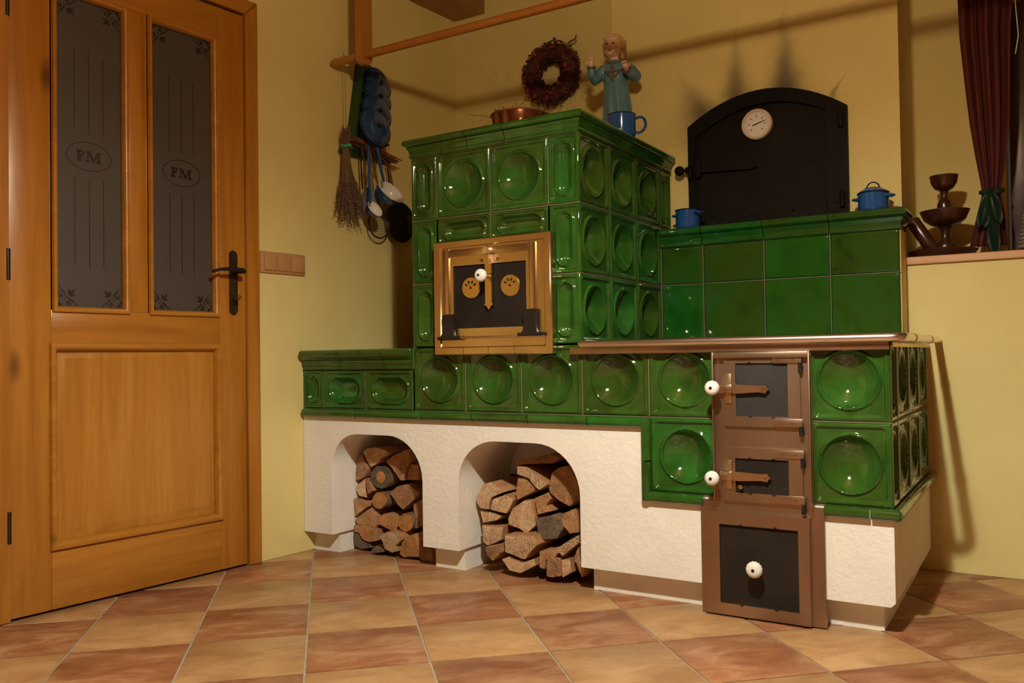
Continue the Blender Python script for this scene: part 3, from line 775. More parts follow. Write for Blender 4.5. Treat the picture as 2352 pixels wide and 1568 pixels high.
def frame_poly(a, b_, z0, z1, i0, i1, j0, j1, d, name):
    return curve_mesh([[(a, z0), (b_, z0), (b_, z1), (a, z1)], [(i0, j0), (i1, j0), (i1, j1), (i0, j1)]], d, name)
# cladding plate (tall narrow part + wider lower part)
pl = part('door_cladding', curve_mesh([[(1.046, 0.004), (1.386, 0.004), (1.386, .320), (1.360, .320), (1.360, .7385), (1.092, .7385), (1.092, .320), (1.046, .320)]], .012, 'cladding'), 'steel_brown', st, 'brown tarnished steel plate', loc=(0, -.012, 0))
part('cladding_edge', MB().box(1.092, 1.097, -.022, -.012, .32, .738, .001).box(1.355, 1.360, -.022, -.012, .32, .738, .001).box(1.097, 1.355, -.020, -.012, .722, .738, .001), 'steel_brown', pl)
def leaf_door(nm, x0, x1, z0, z1, i0, i1, j0, j1, y, t, inner, lab):
    d = part(nm, frame_poly(x0, x1, z0, z1, i0, i1, j0, j1, t, nm), 'steel_brown', st, lab, loc=(0, y-t, 0))
    part('door_panel', MB().box(i0-.003, i1+.003, t*.55, t, j0-.003, j1+.003), inner, d, 'black painted sheet panel', smooth=False)
    return d
def strap(d, y, x0, x1, zc, hh=.012):
    pts = [(x0, zc-hh), (x0+.03, zc-hh), (x0+.055, zc-hh*1.1), (x1-.03, zc-hh*.75), (x1-.010, zc-hh*.95), (x1-.006, zc-hh*.4), (x1, zc), (x1-.006, zc+hh*.4), (x1-.010, zc+hh*.95), (x1-.03, zc+hh*.85), (x0+.055, zc+hh*1.05), (x0+.03, zc+hh), (x0, zc+hh)]
    part('latch_bar', MB().prism(pts, y-.006, y, bev=.001), 'latch_steel', d)
    r = MB(); rivet(r, x1-.016, y-.006, zc); part('rivet', r, 'brass', d)
def hinge_set(d, y, xe, zlist, hh=.011):
    for z in zlist:
        part('hinge_strap', MB().box(xe-.072, xe+.006, y-.004, y, z-hh, z+hh, .001), 'steel_brown', d)
        for x in (xe-.056, xe-.018):
            r = MB(); rivet(r, x, y-.004, z, .0035); part('rivet', r, 'brass', d)
        part('hinge_barrel', MB().lathe([(0, -.026), (.006, -.026), (.006, 0), (0, 0)], 10, (xe+.002, y-.003, z-hh+.002), 'Z'), 'iron', d)
d1 = leaf_door('fire_door', 1.124, 1.332, .532, .718, 1.157, 1.300, .560, .707, -.012, .010, 'slate_plate', 'fire door with grey panel and latch bar')
hinge_set(d1, 0, 1.332, (.717, .545)); strap(d1, -.003, 1.110, 1.252, .636)
part('latch_keeper', MB().box(1.126, 1.150, -.014, 0, .625, .648, .002).box(1.130, 1.146, -.004, 0, .595, .678, .001), 'latch_steel', d1); knob(d1, 1.106, -.006, .640, .92)
d2 = leaf_door('ash_door', 1.118, 1.334, .323, .473, 1.152, 1.298, .348, .443, -.012, .010, 'black_plate', 'ash door with black panel and row of air holes')
hinge_set(d2, 0, 1.334, (.460, .338)); strap(d2, -.003, 1.110, 1.252, .394)
part('latch_keeper', MB().box(1.122, 1.146, -.014, 0, .383, .406, .002).box(1.126, 1.142, -.004, 0, .357, .437, .001), 'latch_steel', d2); knob(d2, 1.101, -.006, .390, .92)
for i in range(5): part('air_hole', MB().lathe([(0, .0012), (.0065, .0012), (.0065, 0)], 16, (1.172+.0285*i, .0055, .366), 'F'), 'dark_hole', d2)
part('air_slider', MB().lathe([(.003, 0), (.003, .012), (.006, .014), (.006, .02), (0, .022)], 10, (1.170, .005, .366), 'F').box(1.158, 1.172, .001, .005, .364, .368), 'brass', d2)
d3 = leaf_door('soot_door', 1.060, 1.350, .006, .293, 1.104, 1.320, .038, .257, -.012, .014, 'black_plate', 'square bottom door with black panel')
knob(d3, 1.211, .006, .149, 1.0)
for d, i0, i1, j0, j1 in ((d1, 1.157, 1.300, .560, .707), (d2, 1.152, 1.298, .348, .443), (d3, 1.104, 1.320, .038, .257)):
    c = MB()
    for fx in (.28, .72):
        for z, s_ in ((j0, -1), (j1, 1)):
            x = i0+(i1-i0)*fx; c.prism([(x-.006, z), (x+.006, z), (x, z+s_*.005)], -.0012, .001)
    part('panel_clip', c, 'iron', d, smooth=False)
# oven door in the tower
OY = -.004
od = part('oven_door', frame_poly(.117, .581, .742, 1.130, .150, .552, .772, 1.104, .034, 'oven_frame'), 'brass_plate', st, 'large coppery brass oven door frame', loc=(0, -.034, 0))
bvm = od.modifiers.new('edge', 'BEVEL'); bvm.width = .005; bvm.segments = 1; bvm.limit_method = 'ANGLE'; bvm.angle_limit = math.radians(60)
part('oven_leaf', frame_poly(.149, .553, .771, 1.105, .200, .486, .832, 1.043, .014, 'oven_leaf'), 'brass_plate', od, loc=(0, .004, 0))
part('leaf_strip', MB().box(.160, .185, -.002, .006, .80, 1.10, .001).box(.500, .525, -.002, .006, .80, 1.10, .001).box(.185, .500, -.002, .006, 1.075, 1.098, .001), 'brass_plate', od)
part('door_panel', MB().box(.197, .489, .010, .014, .829, 1.046), 'black_plate', od, 'black sheet panel', smooth=False)
zc = [(.333, 1.095), (.359, 1.095), (.359, .912), (.364, .906), (.357, .904), (.346, .890), (.335, .904), (.328, .906), (.333, .912)]
part('latch_bar', MB().prism(zc, -.004, .004, bev=.001), 'brass', od)
part('latch_catch', MB().lathe([(0, .020), (.012, .020), (.015, .012), (.012, 0)], 14, (.347, 0, 1.085), 'F').box(.357, .361, -.02, 0, 1.04, 1.09), 'chrome', od)
r = MB(); [rivet(r, x, 0, z, .006) for x, z in ((.315, 1.055), (.378, 1.055), (.347, .925))]; part('rivet', r, 'brass', od)
knob(od, .345, -.004, 1.000, .95)
for x, z in ((.270, .967), (.424, .967)):
    ro = part('air_rosette', MB().lathe([(0, .006), (.034, .006), (.037, .003), (.037, 0)], 32, (x, .010, z), 'F'), 'brass', od, 'round brass air rosette')
    for k in range(4):
        a = math.radians(30+40*k); c, q = math.cos(a), math.sin(a)
        p = [(x+c*t*.014+c*.013-q*o*.007, z+q*t*.014+q*.013+c*o*.007) for t, o in ((0, 0), (.4, -.6), (1, 0), (.4, .6))]
        part('leaf_slot', MB().prism(p, .0032, .0045), 'dark_hole', ro, smooth=False)
    part('rosette_pin', MB().lathe([(0, .010), (.004, .009), (.005, .005)], 10, (x, .010, z), 'F'), 'copper', ro)
for x, zt in ((.186, .880), (.506, .886)):
    p = [(x-.022, zt), (x+.022, zt)]+[(x+.022+.022*(1-math.cos(t)), zt-.045-.04*math.sin(t)) for t in (0, .5, 1., 1.5)]+[(x-.022-.022*(1-math.cos(t)), zt-.045-.04*math.sin(t)) for t in (1.5, 1., .5, 0)]
    part('hinge_block', MB().prism(p, -.016, 0, bev=.003), 'iron', od, 'dark grey steel hinge block')
    part('hinge_foot', MB().box(x-.045, x+.05, -.014, 0, zt-.086, zt-.074, .002), 'iron', od)
part('hinge_rod', MB().tube([(.145, -.008, .801), (.556, -.008, .801)], .0035, 8), 'chrome', od)
for x in (.24, .34, .44): part('plate_seam', MB().box(x-.0005, x+.0005, -.0006, .0, .742, .772), 'dark_hole', od, smooth=False)
part('damper_handle', MB().tube([(0.01, .30, .928), (-.035, .30, .932)], .006, 8).ball((-.04, .30, .932), .010), 'iron', st, 'small black handle')

# ------------------------------------------------------------------ bread oven door on the chimney
bo = thing('bread_oven_door', 'black arched iron bread oven door with a round thermometer', 'oven door', (1.03, YC, 1.206))
def arch_door(x0, x1, zb, zs0, zs1, za, xa, n=24):
    # circle-like top through the two spring points and apex
    pts = [(x0, zb)]
    for i in range(n+1):
        t = i/n; x = x0+(x1-x0)*t
        # quadratic through three points (x0,zs0),(xa,za),(x1,zs1)
        L0 = (x-xa)*(x-x1)/((x0-xa)*(x0-x1)); L1 = (x-x0)*(x-x1)/((xa-x0)*(xa-x1)); L2 = (x-x0)*(x-xa)/((x1-x0)*(x1-xa))
        pts.append((x, zs0*L0+za*L1+zs1*L2))
    return pts+[(x1, zb)]
F0 = arch_door(.740, 1.321, 1.206, 1.608, 1.600, 1.706, 1.035)
I0 = arch_door(.768, 1.252, 1.230, 1.560, 1.592, 1.655, 1.02)
T_ = lambda P: [(x-1.03, z-1.206) for x, z in P]
part('oven_frame', curve_mesh([T_(F0), T_(I0)], .026, 'oven_frame'), 'oven_black', bo, loc=(0, -.026, 0))
lf = part('door_leaf', MB().prism(T_(arch_door(.764, 1.256, 1.226, 1.556, 1.588, 1.651, 1.02)), -.018, -.001, bev=.003), 'oven_black', bo)
part('leaf_rim', MB().box(.215, .222, -.021, -.017, .03, .36, .001), 'oven_black', bo)
th = part('thermometer', MB().lathe([(.038, .0), (.056, .0), (.056, .018), (.052, .022), (.046, .022), (.045, .018)], 40, (1.009-1.03, -.018, 1.578-1.206), 'F'), 'dial', bo, 'round thermometer')
tx, tz = 1.009-1.03, 1.578-1.206
part('dial_face', MB().lathe([(0, .017), (.046, .017), (.046, 0)], 40, (tx, -.018, tz), 'F'), 'enamel_white', th)
nd = MB(); a = math.radians(17); c, q = math.cos(a), math.sin(a)
nd.prism([(tx+c*x-q*y, tz+q*x+c*y) for x, y in ((-.016, -.0022), (.004, -.0022), (.036, -.0008), (.036, .0008), (.004, .0022), (-.016, .0022))], -.0368, -.0358)
part('needle', nd, 'ink', th, smooth=False)
tk = MB()
for k in range(25):
    a = math.radians(-45+270*k/24); c, q = math.cos(a), math.sin(a); L = .007 if k % 4 == 0 else .004
    p = [(tx+c*x-q*y, tz+q*x+c*y) for x, y in ((.041-L, -.0006), (.041, -.0006), (.041, .0006), (.041-L, .0006))]
    tk.prism(p, -.0357, -.0350)
    if k % 4 == 0:
        p = [(tx+c*x-q*y, tz+q*x+c*y) for x, y in ((.025, -.002), (.030, -.002), (.030, .002), (.025, .002))]; tk.prism(p, -.0357, -.0350)
part('dial_marks', tk, 'ink', th, smooth=False)
lz = 1.436-1.206
part('latch_bar', MB().prism([(-.30, lz-.006), (-.04, lz-.020), (-.022, lz-.012), (-.040, lz+.004), (-.30, lz+.018)], -.034, -.024, bev=.002), 'oven_black', bo)
part('latch_keeper', MB().box(-.262, -.236, -.045, -.02, lz-.028, lz+.030, .003).box(-.285, -.270, -.05, -.02, lz-.035, lz+.02, .003), 'oven_black', bo)
part('latch_knob', MB().ball((-.318, -.045, lz+.004), .019, 16).tube([(-.30, -.035, lz+.004), (-.26, -.03, lz+.004)], .009, 10), 'oven_black', bo)
for z in (.345, .065): part('hinge', MB().lathe([(0, -.028), (.009, -.028), (.009, .028), (0, .028)], 12, (.272, -.034, z), 'Z').box(.245, .285, -.03, -.024, z-.012, z+.016), 'oven_black', bo)
rv = MB()
for x, z in ((-.20, .05), (-.05, .04), (.10, .045), (.26, .20), (.265, .10)): rivet(rv, x, -.024, z, .005)
part('rivet', rv, 'oven_black', bo)

# ------------------------------------------------------------------ firewood: outlines of the sawn ends, pixel traced in the zoom (740,960) x3.7935
def zpx(x, y): return 740+x/3.7935, 960+y/3.7935
def ell(cx, cy, rx, ry, n=14): return [(cx+rx*math.cos(2*PI*i/n+.2), cy+ry*math.sin(2*PI*i/n+.2)*(1+.04*math.sin(3*i))) for i in range(n)]
NW = 'niche nearer the door'; NE = 'niche beside the steel door'
LOGS = [
 # niche, front depth, end material, label, polygon
 (0, 0.115, 'log_pale', 'pale wedge log on top of the pile', [(340,295),(385,262),(470,252),(560,275),(600,300),(575,325),(520,350),(480,395),(410,432),(385,385)]),
 (0, 0.121, 'log_tan', 'split log leaning against the plaster side at the top', [(340,300),(382,390),(405,440),(370,515),(280,545),(275,470),(300,390)]),
 (0, 0.127, 'log_grey', 'round log with a greyish weathered end', ell(513,513,94,103)),
 (0, 0.115, 'log_tan', 'large rough wedge log at the top of the pile', [(548,378),(620,320),(720,275),(765,268),(762,390),(738,430),(712,545),(690,545),(650,490),(604,430)]),
 (0, 0.121, 'log_tan', 'rough log at the pillar edge beside large wedge', [(770,390),(850,400),(862,550),(722,550),(742,440)]),
 (0, 0.127, 'log_pale', 'pale blocky log under the grey round log', [(235,580),(366,525),(380,620),(392,695),(330,680),(240,625)]),
 (0, 0.115, 'log_tan', 'narrow sliver log beside the grey round log', [(374,532),(412,548),(446,640),(398,672),(382,610)]),
 (0, 0.121, 'log_orange', 'small round orange log in the middle of the pile', ell(497,717,64,76)),
 (0, 0.127, 'log_tan', 'broad smooth wedge log beside the small round one', [(572,655),(640,595),(760,572),(855,640),(862,660),(780,738),(700,804),(640,750)]),
 (0, 0.115, 'log_tan', 'tan split log midway up the plaster side', [(240,695),(310,704),(388,742),(396,768),(350,805),(290,855),(250,850),(265,790)]),
 (0, 0.121, 'log_tan', 'tan triangular log below the small round one', [(278,882),(350,832),(428,774),(466,822),(476,930),(456,962),(380,938),(312,918)]),
 (0, 0.127, 'log_orange', 'halved orange log beside a round orange one', [(502,870),(530,834),(600,842),(646,880),(650,986),(610,986),(560,958),(494,920)]),
 (0, 0.095, 'log_orange', 'round orange log with pale bark', ell(727,910,70,83)),
 (0, 0.101, 'log_orange', 'jagged orange log above the dark lowest one', [(252,928),(330,938),(380,953),(468,975),(474,1072),(420,1082),(350,1056),(310,1000),(262,985)]),
 (0, 0.107, 'log_grey', 'dark log lying lowest against the plaster side', [(247,993),(302,1004),(345,1062),(418,1088),(436,1128),(330,1143),(272,1110)]),
 (0, 0.070, 'log_pale', 'cracked pale log in the bottom row', [(494,1022),(560,990),(688,1004),(692,1060),(640,1110),(652,1162),(600,1178),(538,1140),(524,1080)]),
 (0, 0.076, 'log_orange', 'half round smooth orange log on the floor', [(672,1160),(692,1080),(742,1032),(812,1004),(834,1060),(830,1213),(702,1218),(668,1190)]),
 (0, 0.082, 'log_tan', 'upright split plank at the foot of the pillar', [(838,1000),(882,962),(892,1110),(962,1150),(975,1258),(862,1268),(842,1210),(838,1080)]),
 (0, 0.115, 'log_tan', 'long split log at pillar edge above plank', [(784,742),(868,684),(884,955),(818,982),(804,850)]),
 (0, 0.076, 'log_grey', 'thin bark chip on the floor under the pile', [(422,1150),(450,1124),(528,1144),(538,1164),(432,1177)]),
 (1, 0.097, 'log_tan', 'thin split slat lying on top of the pile', [(1685,375),(1980,320),(2060,350),(2000,396),(1700,406)]),
 (1, 0.085, 'log_pale', 'pale curved split log near the top', [(1690,412),(1780,425),(1900,520),(1972,580),(1900,628),(1862,606),(1800,528),(1690,488)]),
 (1, 0.091, 'log_tan', 'tan wedge log under the pale curved log', [(1702,524),(1778,534),(1856,612),(1846,640),(1692,716),(1682,612)]),
 (1, 0.097, 'log_tan', 'big steep wedge log leaning on the plaster side', [(1968,610),(2002,472),(2060,432),(2150,412),(2230,560),(2240,700),(2150,776),(2062,728),(1978,650)]),
 (1, 0.085, 'log_pale', 'roundish pale log at the far plaster side', [(1332,690),(1402,572),(1480,552),(1596,640),(1478,690),(1456,796),(1372,788),(1338,740)]),
 (1, 0.091, 'log_pale', 'pale blunt log beside the roundish pale one', [(1484,702),(1590,664),(1674,710),(1608,832),(1464,798)]),
 (1, 0.097, 'log_pale', 'thin pale log under the roundish pale one', [(1372,808),(1450,814),(1566,857),(1530,888),(1402,912)]),
 (1, 0.085, 'log_pale', 'pale log with curved bark under side', [(1382,934),(1500,944),(1586,944),(1568,1058),(1440,1112),(1392,1078)]),
 (1, 0.091, 'log_pale', 'large quarter log with a bright fibrous end', [(1612,880),(1662,782),(1760,714),(1820,714),(1858,862),(1862,940),(1780,1018),(1700,958),(1622,930)]),
 (1, 0.097, 'log_tan', 'shadowed tan log behind the large quarter log', [(1846,690),(1960,640),(1990,700),(1950,760),(2020,815),(1872,850)]),
 (1, 0.085, 'log_grey', 'greenish grey split log in the middle', [(1868,874),(2000,844),(2076,882),(2104,960),(2040,1056),(1894,1066),(1874,960)]),
 (1, 0.091, 'log_tan', 'tan log under the big steep wedge', [(2084,834),(2180,794),(2238,804),(2240,998),(2160,1008),(2096,930)]),
 (1, 0.044, 'log_pale', 'blocky squared log above the floor', [(1582,1014),(1848,1014),(1886,1100),(1770,1236),(1740,1236),(1582,1168)]),
 (1, 0.047, 'log_tan', 'shadowed brown log low under curved bark log', [(1394,1122),(1566,1084),(1578,1168),(1482,1262),(1422,1200)]),
 (1, 0.044, 'log_pale', 'flat pale chunk on the floor in front', [(1552,1232),(1612,1208),(1740,1260),(1846,1224),(1866,1280),(1730,1352),(1622,1328)]),
 (1, 0.047, 'log_tan', 'brown log beside the blocky squared one', [(1876,1144),(2026,1154),(2054,1200),(1946,1230),(1936,1336),(1884,1318)]),
 (1, 0.044, 'log_tan', 'short square log standing lowest on the floor', [(1952,1204),(2076,1224),(2076,1378),(2000,1392),(1952,1378)]),
 (1, 0.047, 'log_pale', 'pale squarish log beside the short square one', [(2086,1234),(2160,1224),(2178,1340),(2092,1392)]),
 (1, 0.044, 'log_pale', 'pale pointed log above the short square one', [(2034,1146),(2178,1044),(2238,1012),(2238,1090),(2090,1212)]),
 (1, 0.047, 'log_tan', 'narrow upright splinter log at the plaster edge', [(2184,1200),(2228,1092),(2256,1260),(2300,1330),(2268,1416),(2222,1300)]),
]
SHRINK = {35: .80, 4: .86, 33: .82, 39: .82, 18: .88, 6: .86, 29: .9, 13: .95, 32: .95, 38: .92}
for li, (ni, dep, mat, lab, poly) in enumerate(LOGS):
    mx_ = sum(p[0] for p in poly)/len(poly); my_ = sum(p[1] for p in poly)/len(poly); k_ = SHRINK.get(li, .985)
    poly = [(mx_+(x-mx_)*k_, my_+(y-my_)*k_) for x, y in poly]
    lim = (N1[0]+.006, N1[1]-.004) if ni == 0 else (N2[0]+.006, N2[1]-.004)
    P = []
    for x, y in poly:
        p = atY(*zpx(x, y), dep)
        P.append((min(max(p.x, lim[0]), lim[1]), max(p.z, .003)))
    cx = sum(p[0] for p in P)/len(P); cz = sum(p[1] for p in P)/len(P); zb = min(p[1] for p in P)
    n = len(P); ar = sum(P[i][0]*P[(i+1) % n][1]-P[(i+1) % n][0]*P[i][1] for i in range(n))
    if ar < 0: P = P[::-1]
    # rougher outline: midpoints nudged
    Q = []
    for i in range(n):
        a, b_ = P[i], P[(i+1) % n]; Q.append(a); L = math.hypot(b_[0]-a[0], b_[1]-a[1])
        if n < 13 and L > .03: Q.append(((a[0]+b_[0])/2+random.uniform(-.0018, .0018), max(.003, (a[1]+b_[1])/2+random.uniform(-.0018, .0018))))
    Q = [(x-cx, z-zb) for x, z in Q]
    vs = []; fs = []; m_ = len(Q); y1 = .336-dep
    ty = random.uniform(-.12, .12); tz = random.uniform(-.10, .10)
    fc = (sum(q[0] for q in Q)/m_, sum(q[1] for q in Q)/m_)
    rings = [(.965, .0), (1., .003), (1., y1*.5), (.985, y1)]
    for s_, yy in rings:
        for x, z in Q:
            sk = (x*ty+(z-fc[1])*tz) if yy < .01 else 0
            vs.append((fc[0]+(x-fc[0])*s_, yy+max(-.012, min(.012, sk)), fc[1]+(z-fc[1])*s_))
    vs.append((fc[0], -.001, fc[1])); ci = len(vs)-1
    for i in range(m_): fs.append((i, (i+1) % m_, ci))
    nf = len(fs)
    for r_ in range(len(rings)-1):
        for i in range(m_):
            j = (i+1) % m_; fs.append((r_*m_+i, (r_+1)*m_+i, (r_+1)*m_+j, r_*m_+j))
    fs.append(tuple((len(rings)-1)*m_+i for i in range(m_)))
    me = MB().add(vs, fs).mesh('firewood_log', True, 35)
    bark = mat in ('log_grey',) or len(poly) == 14
    me.materials.append(MATS[mat]); me.materials.append(MATS['bark' if bark else 'log_side'])
    for f in me.polygons:
        c = f.center
        f.material_index = 0 if abs(f.normal.y) > .6 else 1
    o = bpy.data.objects.new('firewood_log', me); C.objects.link(o); o.location = (cx, dep, zb)
    where = ('in the niche nearer the door' if ni == 0 else 'in the niche beside the steel door')
    o['label'] = (lab+' '+where) if lab else 'plain rough split log wedged '+where; o['category'] = 'firewood'
    o['group'] = 'firewood '+where
    if lab.startswith('round log with a grey'):
        part('heartwood', MB().prism([(fc[0]+.021*math.cos(2*PI*i/16)*(1+.08*math.sin(3*i)), fc[1]+.024*math.sin(2*PI*i/16)) for i in range(16)], -.0025, .004), 'log_orange', o, 'orange core')

# ------------------------------------------------------------------ things on the stove
TOPZ = TZ[3]+.0656
# copper pan with dry twigs
pn = thing('copper_pan', 'round copper pan with dark rim and dry twigs on top of the stove tower', 'pan', (.335, .195, TOPZ))
part('bowl', MB().lathe([(0, 0), (.088, 0), (.092, .004), (.100, .078), (.098, .078), (.090, .008), (0, .006)], 40), 'copper', pn)
part('rim', MB().tube([(.100*math.cos(a), .100*math.sin(a), .079) for a in [2*PI*i/40 for i in range(40)]], .0035, 8, closed=True), 'twig_red', pn)
tw = MB()
for k in range(26):
    a = random.uniform(0, 2*PI); r0 = random.uniform(.02, .09); L = random.uniform(.05, .11); d = random.uniform(-1, 1)+a
    p0 = Vector((r0*math.cos(a), r0*math.sin(a), .055)); p1 = p0+Vector((L*math.cos(d)*.7, L*math.sin(d)*.7, random.uniform(.02, .05))); pm = (p0+p1)/2+Vector((0, 0, .012))
    q = math.hypot(p1.x, p1.y)
    if q > .115: p1.x *= .115/q; p1.y *= .115/q
    tw.tube([p0, pm, p1], .0011, 5)
tw.tube([(-.06, -.02, .07), (-.12, -.05, .088), (-.165, -.08, .092)], .0009, 5)
part('dry_twigs', tw, 'stem_brown', pn, kind='stuff')

def pot_body(mb, r, hh): return mb.lathe([(0, 0), (r*.9, 0), (r*.97, .004), (r, .012), (r, hh), (r-.002, hh), (r-.003, .012), (0, .006)], 36)
def handle(mb, a, r, z, out, wd, th_=.004):
    c, q = math.cos(a), math.sin(a); P = lambda o, t: (c*o-q*t, q*o+c*t, z)
    mb.tube([P(r-.002, -wd), P(r+out*.7, -wd), P(r+out, -wd*.6), P(r+out, wd*.6), P(r+out*.7, wd), P(r-.002, wd)], th_, 8)
# blue mug
mg = thing('enamel_mug', 'blue enamel mug with dark rim in front of the figurine', 'mug', (.634, .400, TOPZ), 0)
part('cup', pot_body(MB(), .050, .080), 'enamel_blue', mg)
part('rim', MB().tube([(.0495*math.cos(a), .0495*math.sin(a), .080) for a in [2*PI*i/36 for i in range(36)]], .002, 6, closed=True), 'enamel_rim', mg)
a = .45; c_, s_ = math.cos(a), math.sin(a)
part('handle', MB().tube([(c_*x, s_*x, z) for x, z in ((.048, .066), (.060, .072), (.071, .072), (.080, .065), (.084, .052), (.083, .038), (.077, .026), (.066, .018), (.056, .016), (.049, .019))], .005, 8), 'enamel_blue', mg)
# small pot on the backsplash
BT = 1.137+.0688
p1 = thing('small_pot', 'small open blue enamel pot beside the black oven door and the tower', 'pot', (.760, .705, BT), 0)
part('body', pot_body(MB(), .045, .070), 'enamel_blue', p1)
part('rim', MB().tube([(.0455*math.cos(a), .0455*math.sin(a), .070) for a in [2*PI*i/36 for i in range(36)]], .0022, 6, closed=True), 'enamel_rim', p1)
for a in (-.35, PI-.35):
    mb = MB(); handle(mb, a, .045, .056, .020, .016, .004); part('handle', mb, 'enamel_blue', p1)
# lidded pot
p2 = thing('lidded_pot', 'blue enamel pot with a wire topped lid on the tiled shelf edge', 'pot', (1.411, .715, BT), 0)
part('body', pot_body(MB(), .049, .062), 'enamel_blue', p2)
part('rim', MB().tube([(.050*math.cos(a), .050*math.sin(a), .062) for a in [2*PI*i/36 for i in range(36)]], .0024, 6, closed=True), 'enamel_rim', p2)
for a in (-.3, PI-.3):
    mb = MB(); handle(mb, a, .049, .048, .018, .014, .0045); part('handle', mb, 'enamel_blue', p2)
ldp = part('lid', MB().lathe([(.050, .063), (.047, .067), (.040, .072), (.034, .074), (.030, .079), (0, .082)], 36), 'enamel_blue', p2)
part('lid_handle', MB().tube([(.020*math.cos(t), 0, .080+.020*math.sin(t)) for t in [PI*i/10 for i in range(11)]], .0022, 8), 'enamel_rim', ldp)

# wreath on the back wall
WC = Vector((.083, YB, 1.971))
wr = thing('dried_wreath', 'round dark red wreath of dried cones and berries hanging on the wall', 'wreath', WC)
lv = MB(); lv2 = MB()
lv.tube([(.097*math.cos(t), -.042, .097*math.sin(t)) for t in [2*PI*i/40 for i in range(40)]], .036, 12, closed=True)
for k in range(1100):
    t = random.uniform(0, 2*PI); f = random.uniform(-.3, 2*PI*.62); rr = .038+random.uniform(-.004, .005)
    cr_, cy = .097+rr*math.cos(f), -.042-rr*math.sin(f)*.9
    p = Vector((cr_*math.cos(t), min(cy, -.006), cr_*math.sin(t)))
    nrm = Vector((math.cos(f)*math.cos(t), -math.sin(f), math.cos(f)*math.sin(t))).normalized()
    a = nrm.cross(Vector((random.uniform(-1, 1), random.uniform(-1, 1), random.uniform(-1, 1)))).normalized(); b = nrm.cross(a)
    L = random.uniform(.010, .020); W_ = L*.62; up = nrm*random.uniform(.004, .013)
    if p.y+up.y > -.002: up.y = 0
    (lv2 if k % 4 == 0 else lv).add([p-a*L*.5, p+b*W_*.5+up*.6, p+a*L*.6+up, p-b*W_*.5+up*.6], [(0, 1, 2, 3)])
part('light_leaves', lv2, 'wreath_light', wr, kind='stuff')
part('leaves', lv, 'wreath_leaf', wr, kind='stuff')
for t, rr, s_ in ((2.2, .105, .013), (3.35, .115, .012), (3.75, .12, .014), (4.15, .115, .011), (.1, .09, .013), (5.5, .09, .010), (2.9, .12, .010), (1.3, .105, .010), (4.9, .10, .009)):
    part('berry', MB().ball((rr*math.cos(t), -.084, rr*math.sin(t)), s_, 12), 'berry', wr, 'red berry')
tg = MB()
for k in range(7): tg.tube([(.07, -.04, .11), (.10+.004*k, -.05, .125+.003*random.random()), (.125+.006*random.random(), -.05, .132+.005*k-.012)], .0012, 5)
part('twig', MB().tube([(.02, -.06, -.135), (.0, -.07, -.15), (.035, -.07, -.155)], .0012, 5), 'stem_brown', wr)
part('twig_spray', tg, 'stem_brown', wr, kind='stuff')
part('hanging_loop', MB().tube([(.0, -.008, .165), (.0, -.012, .135)], .0012, 6), 'stem_brown', wr)
part('nail', MB().lathe([(0, .014), (.006, .014), (.006, .011), (.002, .011), (.002, 0)], 10, (0, 0, .165), 'F'), 'iron', wr)

# ------------------------------------------------------------------ figurine
fg = thing('child_figurine', 'painted child figurine in a blue robe raising one hand on the stove', 'figurine', (.490, .675, TOPZ), math.radians(14))
def remesh(mb, name, vox=.0035, sm=4):
    o = bpy.data.objects.new('tmp', mb.mesh(name, False)); C.objects.link(o)
    r = o.modifiers.new('r', 'REMESH'); r.mode = 'VOXEL'; r.voxel_size = vox
    s_ = o.modifiers.new('s', 'SMOOTH'); s_.iterations = sm; s_.factor = .5
    dg = bpy.context.evaluated_depsgraph_get(); me = bpy.data.meshes.new_from_object(o.evaluated_get(dg)); me.name = name
    bpy.data.objects.remove(o)
    for p in me.polygons: p.use_smooth = True
    return me
rb = MB()
# robe: folded rings (z, half width x, half depth y, centre x, fold depth)
RG = [(.0, .060, .050, .004, .11), (.04, .060, .050, .004, .11), (.12, .057, .047, .003, .10), (.20, .053, .043, .001, .07), (.26, .049, .039, -.001, .03), (.30, .048, .036, -.002, .0), (.335, .053, .036, -.003, 0), (.360, .052, .033, -.004, 0), (.376, .036, .026, -.006, 0), (.384, .018, .018, -.008, 0)]
n = 48; vs = []; fs = []
for z, a, b_, cx, fd in RG:
    for i in range(n):
        t = 2*PI*i/n; k = 1+fd*math.sin(t*9+z*6)+fd*.4*math.sin(t*5+1)
        vs.append((cx+a*k*math.cos(t), b_*k*math.sin(t), z))
for j in range(len(RG)-1):
    for i in range(n): fs.append((j*n+i, j*n+(i+1) % n, (j+1)*n+(i+1) % n, (j+1)*n+i))
fs += [tuple(range(n))[::-1], tuple((len(RG)-1)*n+i for i in range(n))]
rb.add(vs, fs)
rb.tube([(-.042, 0, .355), (-.066, -.006, .330), (-.084, -.018, .312), (-.090, -.034, .326), (-.090, -.042, .350)], [.024, .024, .023, .019, .016], 14)
rb.tube([(.036, 0, .355), (.062, -.004, .332), (.078, -.016, .308), (.066, -.046, .312), (.055, -.060, .322)], [.024, .024, .024, .020, .017], 14)
part('robe', remesh(rb, 'robe', .003, 3), 'robe_blue', fg, 'glossy blue robe')
bd = MB()
HX, HZ = -.012, .437
bd.ball((HX, -.002, HZ), (.035, .038, .045), 24); bd.ball((HX-.002, -.014, HZ-.018), (.028, .026, .028), 18)
bd.tube([(-.008, .002, .405), (-.007, .003, .368)], [.017, .020], 14)
bd.ball((HX-.004, -.040, HZ-.010), (.0045, .007, .007), 10)
bd.ball((HX-.004, -.034, HZ-.034), (.011, .008, .008), 10)
for s_ in (-1, 1): bd.ball((HX+s_*.017-.003, -.028, HZ-.020), (.013, .011, .012), 10)
